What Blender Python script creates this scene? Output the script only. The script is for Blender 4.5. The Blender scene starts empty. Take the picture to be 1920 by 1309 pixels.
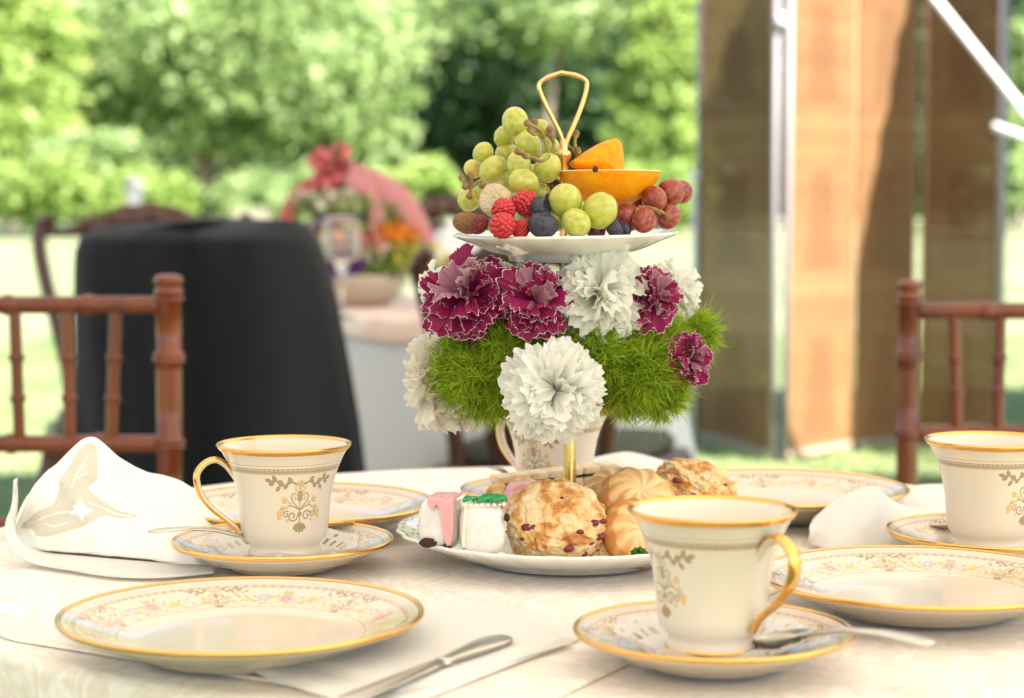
import bpy, math, random
import numpy as np
from mathutils import Vector, Matrix, Euler, noise
R = math.radians
random.seed(7); rng = np.random.default_rng(7)
sc = bpy.context.scene
col = sc.collection

# ------------------------------------------------------------------ camera
F = 3733.0; HZ = 365.0; CAMZ = 0.994; TZ = 0.74
PITCH = math.atan((654.5-HZ)/F)
cam_d = bpy.data.cameras.new('camera'); cam = bpy.data.objects.new('camera', cam_d); col.objects.link(cam)
cam_d.lens = 70; cam_d.sensor_width = 36; cam_d.clip_start = 0.02; cam_d.clip_end = 2000
cam.location = (0, 0, CAMZ); cam.rotation_euler = (math.pi/2-PITCH, 0, 0)
cam_d.dof.use_dof = True; cam_d.dof.focus_distance = 1.29; cam_d.dof.aperture_fstop = 6.9
sc.camera = cam
# ------------------------------------------------------------------ world and sun
SUN_EL, SUN_DX, SUN_DY = R(43), 0.72, -0.694
w = bpy.data.worlds.new('World'); sc.world = w; w.use_nodes = True
nt = w.node_tree; bg = nt.nodes['Background']; sky = nt.nodes.new('ShaderNodeTexSky')
sky.sky_type = 'NISHITA'; sky.sun_disc = False; sky.sun_elevation = SUN_EL
sky.sun_rotation = math.atan2(SUN_DX, SUN_DY); bg.inputs[1].default_value = 0.072
nt.links.new(sky.outputs[0], bg.inputs[0])
sd = bpy.data.lights.new('sun', 'SUN'); sun = bpy.data.objects.new('sun', sd); col.objects.link(sun)
sd.energy = 5.0; sd.angle = R(0.5); sd.color = (1.0, 0.895, 0.85)
sun_dir = Vector((SUN_DX*math.cos(SUN_EL), SUN_DY*math.cos(SUN_EL), math.sin(SUN_EL)))
sun.rotation_euler = sun_dir.to_track_quat('Z', 'Y').to_euler()
sun.location = (8, -6, 12)
sc.view_settings.view_transform = 'Standard'; sc.view_settings.look = 'None'
sc.view_settings.gamma = 1; sc.view_settings.use_curve_mapping = False
sc.view_settings.exposure = 2.33
sc.render.engine = 'CYCLES'
try:
    sc.cycles.use_denoising = True; sc.cycles.denoiser = 'OPENIMAGEDENOISE'
except Exception: pass
sc.cycles.max_bounces = 10; sc.cycles.diffuse_bounces = 5; sc.cycles.transparent_max_bounces = 16
sc.cycles.sample_clamp_indirect = 8; sc.cycles.caustics_reflective = False; sc.cycles.caustics_refractive = False

# ------------------------------------------------------------------ pixel -> point helpers
_M = cam.rotation_euler.to_matrix()
def ray(px, py): return _M @ Vector(((px-960)/F, (654.5-py)/F, -1))
def at(px, py, Y):
    d = ray(px, py); return Vector((0, 0, CAMZ)) + d*(Y/d.y)
def onz(px, py, z=TZ):
    d = ray(px, py); return Vector((0, 0, CAMZ)) + d*((z-CAMZ)/d.z)

# ------------------------------------------------------------------ material helpers
def mat(name, base=(.5,.5,.5), rough=.5, metal=0, spec=.5, sss=0, sssr=(.01,.005,.003), coat=0, trans=0, sheen=0, ior=1.45, transl=0):
    m = bpy.data.materials.new(name); m.use_nodes = True; n = m.node_tree
    p = n.nodes['Principled BSDF']
    p.inputs['Base Color'].default_value = (*base, 1); p.inputs['Roughness'].default_value = rough
    p.inputs['Metallic'].default_value = metal; p.inputs['Specular IOR Level'].default_value = spec
    p.inputs['IOR'].default_value = ior
    if sss:
        p.inputs['Subsurface Weight'].default_value = sss; p.inputs['Subsurface Radius'].default_value = sssr
        p.inputs['Subsurface Scale'].default_value = 1.0
    if coat: p.inputs['Coat Weight'].default_value = coat; p.inputs['Coat Roughness'].default_value = .06
    if trans: p.inputs['Transmission Weight'].default_value = trans
    if sheen: p.inputs['Sheen Weight'].default_value = sheen
    if transl:
        t = n.nodes.new('ShaderNodeBsdfTranslucent'); t.inputs[0].default_value = (*base, 1)
        mx = n.nodes.new('ShaderNodeMixShader'); mx.inputs[0].default_value = transl
        n.links.new(p.outputs[0], mx.inputs[1]); n.links.new(t.outputs[0], mx.inputs[2])
        n.links.new(mx.outputs[0], n.nodes['Material Output'].inputs[0]); m['tn'] = t.name
    return m
def P(m): return m.node_tree.nodes['Principled BSDF']
def setcol(m, sock):
    m.node_tree.links.new(sock, P(m).inputs['Base Color'])
    if 'tn' in m: m.node_tree.links.new(sock, m.node_tree.nodes[m['tn']].inputs[0])
def node(m, t, **kw):
    n = m.node_tree.nodes.new(t)
    for k, v in kw.items():
        if k in ('operation','blend_type','data_type','wave_type','bands_direction','feature','noise_dimensions','distance','vector_type'): setattr(n, k, v)
        else: n.inputs[k].default_value = v
    return n
def link(m, a, b): m.node_tree.links.new(a, b)
def coords(m, kind='Object', scale=(1,1,1)):
    tc = node(m, 'ShaderNodeTexCoord'); mp = node(m, 'ShaderNodeMapping'); mp.inputs['Scale'].default_value = scale
    link(m, tc.outputs[kind], mp.inputs[0]); return mp.outputs[0]
def ramp(m, sock, stops):
    r = node(m, 'ShaderNodeValToRGB'); e = r.color_ramp.elements
    while len(e) < len(stops): e.new(.5)
    for el, (p, c) in zip(e, stops): el.position = p; el.color = (*c, 1)
    link(m, sock, r.inputs[0]); return r.outputs[0]
def noisec(m, scale, stops, detail=5, kind='Object', rough=.6, vs=(1,1,1)):
    n = node(m, 'ShaderNodeTexNoise', Scale=scale, Detail=detail, Roughness=rough); link(m, coords(m, kind, vs), n.inputs[0])
    c = ramp(m, n.outputs[0], stops); setcol(m, c); return c, n.outputs[0]
def bump(m, sock, strength=.3, dist=.001):
    b = node(m, 'ShaderNodeBump', Strength=strength, Distance=dist); link(m, sock, b.inputs['Height'])
    old = P(m).inputs['Normal']
    if old.is_linked: link(m, old.links[0].from_socket, b.inputs['Normal'])
    link(m, b.outputs[0], old)
def nbump(m, scale, strength=.3, dist=.001, detail=4, kind='Object', vs=(1,1,1)):
    n = node(m, 'ShaderNodeTexNoise', Scale=scale, Detail=detail); link(m, coords(m, kind, vs), n.inputs[0]); bump(m, n.outputs[0], strength, dist)
def vbump(m, scale, strength=.3, dist=.001):
    n = node(m, 'ShaderNodeTexVoronoi', Scale=scale); link(m, coords(m), n.inputs[0]); bump(m, n.outputs[0], strength, dist)

# ------------------------------------------------------------------ object helpers
def tag(o, label, cat, group=None, kind=None):
    if label: o['label'] = label
    if cat: o['category'] = cat
    if group: o['group'] = group
    if kind: o['kind'] = kind
    return o
def thing(name, label, cat, loc=(0,0,0), rotz=0, group=None, rot=None):
    o = bpy.data.objects.new(name, None); col.objects.link(o); o.empty_display_size = .02
    o.location = loc; o.rotation_euler = rot if rot else (0, 0, rotz)
    return tag(o, label, cat, group)
def mesh(name, V, Fc, mats=None, uv=None, mi=None, smooth=True):
    me = bpy.data.meshes.new(name); me.from_pydata([tuple(v) for v in V] if not isinstance(V, np.ndarray) else V.tolist(), [], Fc if not isinstance(Fc, np.ndarray) else Fc.tolist())
    if mats is not None:
        for m in (mats if isinstance(mats, (list, tuple)) else [mats]): me.materials.append(m)
    if smooth: me.polygons.foreach_set('use_smooth', [True]*len(me.polygons))
    if mi is not None: me.polygons.foreach_set('material_index', mi)
    if uv is not None:
        l = me.uv_layers.new(name='UVMap'); l.data.foreach_set('uv', np.asarray(uv, dtype=np.float32).ravel())
    me.update(); return me
def put(name, me, parent=None, loc=None, rot=None, M=None):
    o = bpy.data.objects.new(name, me); col.objects.link(o)
    if parent: o.parent = parent
    if M is not None: o.matrix_local = M
    if loc is not None: o.location = loc
    if rot is not None: o.rotation_euler = rot
    return o
def copy_tree(o, parent=None):
    c = o.copy(); col.objects.link(c)
    if parent: c.parent = parent
    for ch in list(o.children): copy_tree(ch, c)
    return c
class MB:
    """collects shapes into one mesh"""
    def __init__(s): s.V = []; s.F = []; s.n = 0; s.mi = []
    def add(s, V, Fc, mi=0):
        s.V += [tuple(v) for v in V]; s.F += [tuple(i+s.n for i in f) for f in Fc]; s.n += len(V); s.mi += [mi]*len(Fc); return s
    def build(s, name, mats, parent=None, smooth=True, loc=None, rot=None):
        return put(name, mesh(name, s.V, s.F, mats, mi=s.mi, smooth=smooth), parent, loc, rot)
def lathe(prof, n=64, rmod=None, uvv=None, close=False):
    """prof: (r,z) list; returns V, F, per-loop uv. rmod(theta, i)-> (dr_factor, dz)"""
    k = len(prof); V = []
    for i, (r, z) in enumerate(prof):
        for j in range(n):
            t = 2*math.pi*j/n
            f, dz = rmod(t, i) if rmod else (1, 0)
            V.append((r*f*math.cos(t), r*f*math.sin(t), z+dz))
    if uvv is None:
        L = [0]
        for a, b in zip(prof, prof[1:]): L.append(L[-1]+math.hypot(b[0]-a[0], b[1]-a[1]))
        uvv = [l/L[-1] for l in L]
    Fc = []; uv = []
    for i in range(k-1):
        for j in range(n):
            Fc.append((i*n+j, i*n+(j+1) % n, (i+1)*n+(j+1) % n, (i+1)*n+j))
            uv += [(j/n, uvv[i]), ((j+1)/n, uvv[i]), ((j+1)/n, uvv[i+1]), (j/n, uvv[i+1])]
    return V, Fc, uv
def smooth_path(pts, per=6, closed=False):
    pts = [Vector(p) for p in pts]; n = len(pts); out = []
    rngs = range(n if closed else n-1)
    for i in rngs:
        p0 = pts[(i-1) % n] if (closed or i > 0) else pts[0]; p1 = pts[i]; p2 = pts[(i+1) % n]
        p3 = pts[(i+2) % n] if (closed or i+2 < n) else pts[-1]
        for k in range(per):
            t = k/per
            out.append(.5*((2*p1)+(p2-p0)*t+(2*p0-5*p1+4*p2-p3)*t*t+(3*p1-p0-3*p2+p3)*t**3))
    if not closed: out.append(pts[-1])
    return out
def sweep(path, rad, n=10, up=None, sx=1, sy=1, closed=False, cap=True):
    """tube along path; rad scalar or list; sx,sy flatten the section (sy along up)"""
    path = [Vector(p) for p in path]; k = len(path); V = []; Fc = []
    if not hasattr(rad, '__len__'): rad = [rad]*k
    nrm = None
    for i, p in enumerate(path):
        a = path[(i-1) % k] if (closed or i > 0) else p; b = path[(i+1) % k] if (closed or i < k-1) else p
        t = (b-a).normalized() if (b-a).length > 1e-9 else Vector((0, 0, 1))
        if up is not None: u = Vector(up)
        else: u = nrm if nrm is not None else (Vector((0, 0, 1)) if abs(t.z) < .9 else Vector((1, 0, 0)))
        s = t.cross(u)
        if s.length < 1e-6: s = t.cross(Vector((1, 0, 0)))
        s.normalize(); u2 = s.cross(t).normalized(); nrm = u2
        for j in range(n):
            an = 2*math.pi*j/n
            V.append(p+s*(math.cos(an)*rad[i]*sx)+u2*(math.sin(an)*rad[i]*sy))
    m = k if closed else k-1
    for i in range(m):
        for j in range(n):
            a = i*n; b = ((i+1) % k)*n
            Fc.append((a+j, a+(j+1) % n, b+(j+1) % n, b+j))
    if cap and not closed:
        Fc.append(tuple(range(n))[::-1]); Fc.append(tuple((k-1)*n+j for j in range(n)))
    return V, Fc
def ball(c, rx, ry=None, rz=None, nu=20, nv=12, M=None, disp=None):
    ry = rx if ry is None else ry; rz = rx if rz is None else rz; c = Vector(c); V = []; Fc = []
    V.append((0, 0, 1))
    for i in range(1, nv):
        for j in range(nu):
            a = math.pi*i/nv; b = 2*math.pi*j/nu
            V.append((math.sin(a)*math.cos(b), math.sin(a)*math.sin(b), math.cos(a)))
    V.append((0, 0, -1))
    for j in range(nu): Fc.append((0, 1+j, 1+(j+1) % nu))
    for i in range(nv-2):
        for j in range(nu): Fc.append((1+i*nu+j, 1+(i+1)*nu+j, 1+(i+1)*nu+(j+1) % nu, 1+i*nu+(j+1) % nu))
    e = len(V)-1; o = 1+(nv-2)*nu
    for j in range(nu): Fc.append((e, o+(j+1) % nu, o+j))
    out = []
    for v in V:
        f = disp(Vector(v)) if disp else 1
        q = Vector((v[0]*rx*f, v[1]*ry*f, v[2]*rz*f))
        if M is not None: q = M @ q
        out.append(q+c)
    return out, Fc
def box(c, s, M=None, bev=0):
    c = Vector(c); h = Vector(s)/2
    if bev <= 0:
        V = [Vector((x*h.x, y*h.y, z*h.z)) for z in (-1, 1) for y in (-1, 1) for x in (-1, 1)]
        Fc = [(0,2,3,1),(4,5,7,6),(0,1,5,4),(2,6,7,3),(0,4,6,2),(1,3,7,5)]
    else:
        V = []; idx = {}; Fc = []
        for x in (-1, 1):
            for y in (-1, 1):
                for z in (-1, 1):
                    for ax in range(3):
                        q = Vector((x*(h.x-bev), y*(h.y-bev), z*(h.z-bev))); q[ax] = (x, y, z)[ax]*h[ax]
                        idx[(x, y, z, ax)] = len(V); V.append(q)
        for x in (-1, 1): Fc.append([idx[(x, a, b, 0)] for a, b in ((-1,-1),(1,-1),(1,1),(-1,1))][::x])
        for y in (-1, 1): Fc.append([idx[(a, y, b, 1)] for a, b in ((-1,-1),(-1,1),(1,1),(1,-1))][::y])
        for z in (-1, 1): Fc.append([idx[(a, b, z, 2)] for a, b in ((-1,-1),(1,-1),(1,1),(-1,1))][::z])
        for x in (-1, 1):
            for y in (-1, 1):
                Fc.append([idx[(x,y,-1,0)], idx[(x,y,-1,1)], idx[(x,y,1,1)], idx[(x,y,1,0)]][::x*y])
        for x in (-1, 1):
            for z in (-1, 1):
                Fc.append([idx[(x,-1,z,2)], idx[(x,-1,z,0)], idx[(x,1,z,0)], idx[(x,1,z,2)]][::x*z])
        for y in (-1, 1):
            for z in (-1, 1):
                Fc.append([idx[(-1,y,z,1)], idx[(-1,y,z,2)], idx[(1,y,z,2)], idx[(1,y,z,1)]][::y*z])
        for x in (-1, 1):
            for y in (-1, 1):
                for z in (-1, 1): Fc.append([idx[(x,y,z,0)], idx[(x,y,z,1)], idx[(x,y,z,2)]][::x*y*z])
    if M is not None: V = [M @ v for v in V]
    return [v+c for v in V], Fc
def grid(nu, nv, fn, wrap=False):
    V = [fn(i/(nu-1), j/(nv-1)) for j in range(nv) for i in range(nu)]
    Fc = [(j*nu+i, j*nu+i+1, (j+1)*nu+i+1, (j+1)*nu+i) for j in range(nv-1) for i in range(nu-1)]
    uv = []
    for j in range(nv-1):
        for i in range(nu-1):
            a, b, c, d = i/(nu-1), (i+1)/(nu-1), j/(nv-1), (j+1)/(nv-1); uv += [(a,c),(b,c),(b,d),(a,d)]
    return V, Fc, uv
def fbm(v, s, o=3): return noise.fractal(Vector(v)*s, .6, 2.0, o)
def single(name, V, Fc, m, label, cat, group=None, uv=None, loc=None, smooth=True):
    """a thing of one mesh, origin at its own centre base"""
    A = np.array([tuple(v) for v in V]); c = (A.min(0)+A.max(0))/2; c[2] = A[:, 2].min()
    o = put(name, mesh(name, A-c, Fc, m, uv=uv, smooth=smooth), loc=tuple(c)); return tag(o, label, cat, group)

# ------------------------------------------------------------------ painter for printed transfers (flat print on china)
class Paint:
    def __init__(s, w, h, bgc=(1,1,1), alpha=0):
        s.w, s.h = w, h; s.a = np.zeros((h, w, 4), np.float32); s.a[..., :3] = bgc; s.a[..., 3] = alpha
    def _blend(s, cx, cy, rad, fn, c, op=1):
        x0, x1 = int(cx-rad-2), int(cx+rad+3); y0, y1 = max(0, int(cy-rad-2)), min(s.h, int(cy+rad+3))
        if y1 <= y0: return
        xs = np.arange(x0, x1); X, Y = np.meshgrid(xs, np.arange(y0, y1)); m = np.clip(fn(X, Y), 0, 1)*op
        xi = xs % s.w; sub = s.a[y0:y1][:, xi]; mm = m[..., None]
        rgb = sub[..., :3]*(1-mm)+np.array(c, np.float32)*mm; al = sub[..., 3:]*(1-mm)+mm
        s.a[y0:y1, xi] = np.concatenate([rgb, al], 2)
    def disc(s, x, y, r, c, op=1): s._blend(x, y, r, lambda X, Y: r-np.hypot(X-x, Y-y)+.5, c, op)
    def ring(s, x, y, r, wd, c, op=1): s._blend(x, y, r+wd, lambda X, Y: wd/2-np.abs(np.hypot(X-x, Y-y)-r)+.5, c, op)
    def leaf(s, x, y, l, wd, ang, c, op=1):
        ca, sa = math.cos(ang), math.sin(ang)
        def fn(X, Y):
            u = ((X-x)*ca+(Y-y)*sa)/l; v = (-(X-x)*sa+(Y-y)*ca)
            prof = np.where((u > 0) & (u < 1), np.sin(np.pi*np.clip(u, 0, 1))**.8, -1)*wd
            return prof-np.abs(v)+.5
        s._blend(x, y, l, fn, c, op)
    def line(s, pts, wd, c, op=1):
        for (xa, ya), (xb, yb) in zip(pts, pts[1:]):
            dx, dy = xb-xa, yb-ya; L2 = dx*dx+dy*dy+1e-9
            def fn(X, Y):
                t = np.clip(((X-xa)*dx+(Y-ya)*dy)/L2, 0, 1); return wd/2-np.hypot(X-xa-t*dx, Y-ya-t*dy)+.5
            s._blend((xa+xb)/2, (ya+yb)/2, math.sqrt(L2)/2+wd, fn, c, op)
    def curl(s, x, y, r, a0, turns, wd, c, sgn=1):
        pts = [(x+r*(1-t*.75)*math.cos(a0+sgn*turns*2*math.pi*t), y+r*(1-t*.75)*math.sin(a0+sgn*turns*2*math.pi*t)) for t in np.linspace(0, 1, 14)]
        s.line(pts, wd, c)
    def image(s, name, fade=1):
        s.a[..., 3] *= fade
        im = bpy.data.images.new(name, s.w, s.h, alpha=True); im.alpha_mode = 'CHANNEL_PACKED'; im.colorspace_settings.name = 'Non-Color'
        im.pixels.foreach_set(s.a.ravel()); im.pack(); return im
GOLDP = (.33, .22, .11); GOLDL = (.66, .42, .13); PINK = (.60, .22, .24); SAGE = (.42, .42, .19); LILAC = (.48, .40, .50)
def flower(p, x, y, r, c, cc, k=5):
    for i in range(k):
        a = 2*math.pi*i/k+.3; p.leaf(x, y, r, r*.42, a, c)
    for i in range(k):
        a = 2*math.pi*i/k+.3; p.line([(x, y), (x+r*.8*math.cos(a), y+r*.8*math.sin(a))], max(1, r*.09), tuple(v*.6 for v in c), .6)
    p.disc(x, y, r*.25, cc)
def motif(p, x, y, s, up=1):
    """the scrolling golden medallion; s = half height in px"""
    def q(a, b): return (x+a*s, y+up*b*s)
    lw = max(1.5, s*.05)
    flower(p, *q(0, .74), s*.17, (.60,.42,.22), (.55,.30,.25), 6)
    for sg in (-1, 1):
        p.line([q(sg*a, b) for a, b in ((.15,.74),(.35,.85),(.55,.70),(.72,.72),(.85,.88),(1.0,.86))], lw*1.5, GOLDP)
        for a, b, an in ((.3,.8,.9),(.45,.78,-.9),(.6,.72,.8),(.72,.7,-.9),(.85,.84,1.1),(.9,.82,-.4),(1.0,.86,.2),(.5,.74,2.4)):
            p.leaf(*q(sg*a, b), s*.26, s*.075, math.atan2(up*math.sin(an), sg*math.cos(an)), GOLDP)
        p.line([q(sg*a, b) for a, b in ((.02,-.15),(.14,.0),(.26,.12),(.34,.30),(.28,.42),(.18,.38))], lw, GOLDP)
        p.line([q(sg*a, b) for a, b in ((.02,-.15),(.25,-.02),(.45,.0),(.62,-.12),(.74,-.1))], lw, GOLDP)
        p.curl(*q(sg*.28, -.36), s*.2, 0, 1.2, lw*1.2, GOLDP, sg); p.curl(*q(sg*.52, -.30), s*.13, 1, 1.1, lw, GOLDP, -sg)
        for a, b, an in ((.3,.02,.7),(.42,.0,-.7),(.16,.15,1.3),(.55,-.1,.5),(.62,-.12,-.8),(.12,.32,1.0),(.12,.5,1.1),(.7,-.42,-.1),(.4,-.46,-.5)):
            p.leaf(*q(sg*a, b), s*.2, s*.055, math.atan2(up*math.sin(an), sg*math.cos(an)), (.52,.46,.24))
        flower(p, *q(sg*.58, .18), s*.13, GOLDL, (.8,.5,.1)); flower(p, *q(sg*.78, -.28), s*.14, GOLDL, (.8,.5,.1))
    p.line([q(0, .6), q(0, -.8)], lw, GOLDP)
    for b in (.5, .38, .26): 
        for sg in (-1, 1): p.leaf(*q(0, b-.12), s*.17, s*.05, math.atan2(up*1, sg*.8), GOLDP)
    p.disc(*q(0, -.3), s*.09, GOLDP); p.disc(*q(0, -.68), s*.12, (.50,.30,.16))
    for an in (-1.57, -1.1, -2.04, -.6, -2.5): p.leaf(*q(0, -.62), s*.34, s*.09, math.atan2(up*math.sin(an), math.cos(an)), GOLDP)
def arches(p, y, hgt, n, up=1, c=GOLDP):
    stp = p.w/n
    p.line([(0, y), (p.w, y)], max(1.2, hgt*.12), c)
    for i in range(n):
        x = (i+.5)*stp; p.ring(x, y+up*hgt*.18, hgt*.42, hgt*.14, c); p.disc(x, y+up*hgt*.22, hgt*.2, c)
        p.disc(x+stp/2, y+up*hgt*.6, hgt*.13, c); p.line([(x+stp/2, y), (x+stp/2, y+up*hgt*.5)], hgt*.1, c)
def spray(p, x, y, s):
    flower(p, x, y, s*.62, (.74,.40,.40), (.8,.55,.3), 9); flower(p, x, y, s*.38, (.62,.24,.28), (.8,.6,.3), 6)
    for sg in (-1, 1):
        p.line([(x+sg*s*.4, y), (x+sg*s*1.3, y+s*.1), (x+sg*s*2.1, y-s*.1), (x+sg*s*2.8, y+s*.1)], s*.06, (.50,.46,.22))
        for i in range(9):
            t = .6+i*.27; sd_ = 1 if i % 2 else -1
            p.leaf(x+sg*s*t, y+sd_*s*.04, s*.52, s*.13, math.atan2(sd_*.9, sg*.8), SAGE if i % 3 else (.62,.52,.24))
    flower(p, x+s*1.55, y+s*.12, s*.42, LILAC, (.8,.7,.4), 6); flower(p, x-s*1.75, y-s*.1, s*.34, GOLDL, (.8,.5,.1), 5)
    flower(p, x+s*2.5, y-s*.2, s*.24, GOLDL, (.8,.5,.1)); flower(p, x-s*2.6, y+s*.15, s*.25, (.7,.5,.5), (.8,.5,.1))
    p.leaf(x, y+s*.3, s*.7, s*.2, 1.2, SAGE); p.leaf(x, y+s*.3, s*.7, s*.2, 1.9, SAGE); p.leaf(x-s*.1, y-s*.3, s*.6, s*.16, -1.9, SAGE)
# ------------------------------------------------------------------ printed images
def print_mat(name, base, img, rough=.14, coat=.25, metal_print=.35, sss=.0):
    m = mat(name, base, rough, coat=coat, sss=sss)
    im = m.node_tree.nodes.new('ShaderNodeTexImage'); im.image = img; im.extension = 'CLIP' if False else 'REPEAT'
    uvn = m.node_tree.nodes.new('ShaderNodeUVMap'); link(m, uvn.outputs[0], im.inputs[0])
    mx = m.node_tree.nodes.new('ShaderNodeMix'); mx.data_type = 'RGBA'
    mx.inputs['A'].default_value = (*base, 1); link(m, im.outputs['Color'], mx.inputs['B']); link(m, im.outputs['Alpha'], mx.inputs['Factor'])
    setcol(m, mx.outputs['Result'])
    return m
CREAM = (.71, .622, .515)
pp = Paint(4096, 280, CREAM)
arches(pp, 216, 28, 104, 1)
pp.line([(0, 250), (4096, 250)], 2.5, GOLDP); pp.line([(0, 16), (4096, 16)], 5, GOLDP)
def vine(p, y, amp, wl, c, sz, seed):
    r_ = random.Random(seed); n_ = int(p.w/wl)*2; st_ = p.w/n_
    p.line([(i*st_/6, y+amp*math.sin(i/6*math.pi)) for i in range(n_*6+1)], max(1.6, sz*.08), c)
    for i in range(n_*3):
        x = i*st_/3; up_s = 1 if i % 2 else -1; yy = y+amp*math.sin(x/st_*math.pi)
        p.leaf(x, yy, sz*r_.uniform(.7, 1.1), sz*.17, math.atan2(up_s*.9, r_.choice((-1, 1))*.7), c if i % 4 else (.50, .46, .25))
        if i % 5 == 0: flower(p, x+sz*.3, yy+up_s*sz*.5, sz*.32, GOLDL, (.6, .4, .1))
vine(pp, 112, 52, 210, (.47, .33, .17), 50, 3); vine(pp, 60, 20, 130, (.50, .36, .20), 32, 4)
for i in range(6):
    x = (i+.5)*4096/6
    motif(pp, x, 112, 104, 1); spray(pp, x+4096/12, 112, 74)
PLATE_IMG = pp.image('plate_band_print', .92)
ps_ = Paint(2048, 200, CREAM)
arches(ps_, 154, 20, 76, 1); ps_.line([(0, 180), (2048, 180)], 2.2, GOLDP); ps_.line([(0, 12), (2048, 12)], 4, GOLDP)
vine(ps_, 80, 36, 140, (.47, .33, .17), 36, 5); vine(ps_, 44, 14, 90, (.50, .36, .20), 24, 6)
for i in range(5):
    x = (i+.5)*2048/5
    motif(ps_, x, 80, 70, 1); spray(ps_, x+2048/10, 80, 44)
SAUCER_IMG = ps_.image('saucer_band_print', .92)
pc = Paint(2048, 560, CREAM)
arches(pc, 440, 38, 76, 1); pc.line([(0, 484), (2048, 484)], 3, GOLDP); pc.line([(0, 433), (2048, 433)], 2, GOLDP)
for a in (.278, .722): motif(pc, a*2048, 232, 182, 1)
CUP_IMG = pc.image('cup_print', .9)
M_plate = print_mat('ivory_porcelain_plate', (.64, .555, .455), PLATE_IMG)
M_saucer = print_mat('ivory_porcelain_saucer', (.66, .575, .475), SAUCER_IMG)
M_cup = print_mat('ivory_porcelain_cup', CREAM, CUP_IMG)
M_porc = mat('ivory_porcelain', CREAM, .14, coat=.3)
M_gold = mat('burnished_gold', (.86, .49, .15), .2, metal=1); nbump(M_gold, 400, .05, .0005)
M_brass = mat('brass', (.78, .50, .22), .2, metal=1); nbump(M_brass, 260, .12, .0006)
M_oldbrass = mat('old_brass', (.62, .46, .18), .24, metal=1); nbump(M_oldbrass, 300, .2, .0008)
M_silver = mat('silver', (.62, .58, .52), .3, metal=1); nbump(M_silver, 150, .05, .0006)

# ------------------------------------------------------------------ cloth materials
M_cloth = mat('cream_damask', (.80, .73, .62), .6, sheen=.15)
n1 = node(M_cloth, 'ShaderNodeTexNoise', Scale=24.0, Detail=3.0, Distortion=1.6); link(M_cloth, coords(M_cloth), n1.inputs[0])
r1 = ramp(M_cloth, n1.outputs[0], [(0.40, (.85,.775,.69)), (.455, (.76,.665,.56)), (.53, (.81,.72,.615)), (.57, (.88,.83,.76)), (.63, (.78,.685,.58))])
n1b = node(M_cloth, 'ShaderNodeTexNoise', Scale=60.0, Detail=3.0, Distortion=2.5); link(M_cloth, coords(M_cloth), n1b.inputs[0])
r1b = ramp(M_cloth, n1b.outputs[0], [(0.44, (1,1,1)), (.5, (.955,.945,.92)), (.55, (1,1,1))])
mm = node(M_cloth, 'ShaderNodeMix', data_type='RGBA', blend_type='MULTIPLY'); mm.inputs['Factor'].default_value = 1
link(M_cloth, r1, mm.inputs['A']); link(M_cloth, r1b, mm.inputs['B']); setcol(M_cloth, mm.outputs['Result'])
bump(M_cloth, n1.outputs[0], .25, .0012); bump(M_cloth, n1b.outputs[0], .25, .0006); nbump(M_cloth, 900, .2, .0003)
M_overlay = mat('ivory_damask_overlay', (.84, .785, .69), .6, sheen=.15)
M_napkin = mat('white_linen', (.88, .865, .83), .75, sheen=.2, transl=.32); nbump(M_napkin, 1100, .3, .0003); nbump(M_napkin, 25, .35, .003)
for m_ in (M_overlay,):
    n2 = node(m_, 'ShaderNodeTexNoise', Scale=16.0, Detail=3.0, Distortion=2.2); link(m_, coords(m_), n2.inputs[0])
    setcol(m_, ramp(m_, n2.outputs[0], [(.38, (.86,.795,.715)), (.44, (.77,.68,.58)), (.50, (.83,.75,.655)), (.545, (.89,.85,.79)), (.6, (.80,.715,.615))]))
    bump(m_, n2.outputs[0], .3, .0012); nbump(m_, 700, .2, .0003)

# ------------------------------------------------------------------ dining table with cloths
TC = Vector((.045, 1.408, 0)); TR = .445
tb = thing('round_table', 'small round table hidden under the cream damask cloth', 'table', (TC.x, TC.y, 0))
V, Fc, _ = lathe([(0, TZ-.0045), (TR-.004, TZ-.0045), (TR-.004, TZ-.03), (0, TZ-.03)], 64)
M_darkwood = mat('dark_wood', (.09, .04, .02), .4); noisec(M_darkwood, 6, [(0, (.06,.025,.012)), (1, (.13,.06,.03))], vs=(1, 1, 8))
put('tabletop', mesh('tabletop', V, Fc, M_darkwood), tb)
for k in range(4):
    a = math.pi/4+k*math.pi/2
    V, Fc = sweep([(.26*math.cos(a), .26*math.sin(a), TZ-.03), (.30*math.cos(a), .30*math.sin(a), 0)], [.022, .015]); put('leg', mesh('leg', V, Fc, M_darkwood), tb)
# tablecloth: flat top, then hanging with folds
V = []; Fc = []; NU = 240; rows = []
for i in range(22): rows.append((TR*i/21, TZ, 0))
for i in range(1, 6):
    a = i/5*math.pi/2; rows.append((TR+.008*math.sin(a), TZ-.008*(1-math.cos(a)), .02))
for i in range(1, 20): rows.append((TR+.008, TZ-.008-.30*i/19, i/19))
for (r, z, f) in rows:
    for j in range(NU):
        t = 2*math.pi*j/NU
        rr = r+f*(.022*math.sin(11*t+1.3*math.sin(3*t))+.012*math.sin(23*t+2)+.03)
        zz = z
        if f == 0:
            zz += .0004*noise.noise(Vector((r*math.cos(t)*9, r*math.sin(t)*9, 3)))
        V.append((rr*math.cos(t), rr*math.sin(t), zz-TZ))
for i in range(len(rows)-1):
    for j in range(NU): Fc.append((i*NU+j, i*NU+(j+1) % NU, (i+1)*NU+(j+1) % NU, (i+1)*NU+j))
tcl = put('tablecloth', mesh('tablecloth', V, Fc, M_cloth), loc=(TC.x, TC.y, TZ)); tag(tcl, 'cream damask tablecloth draped over the small round table', 'tablecloth')
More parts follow.
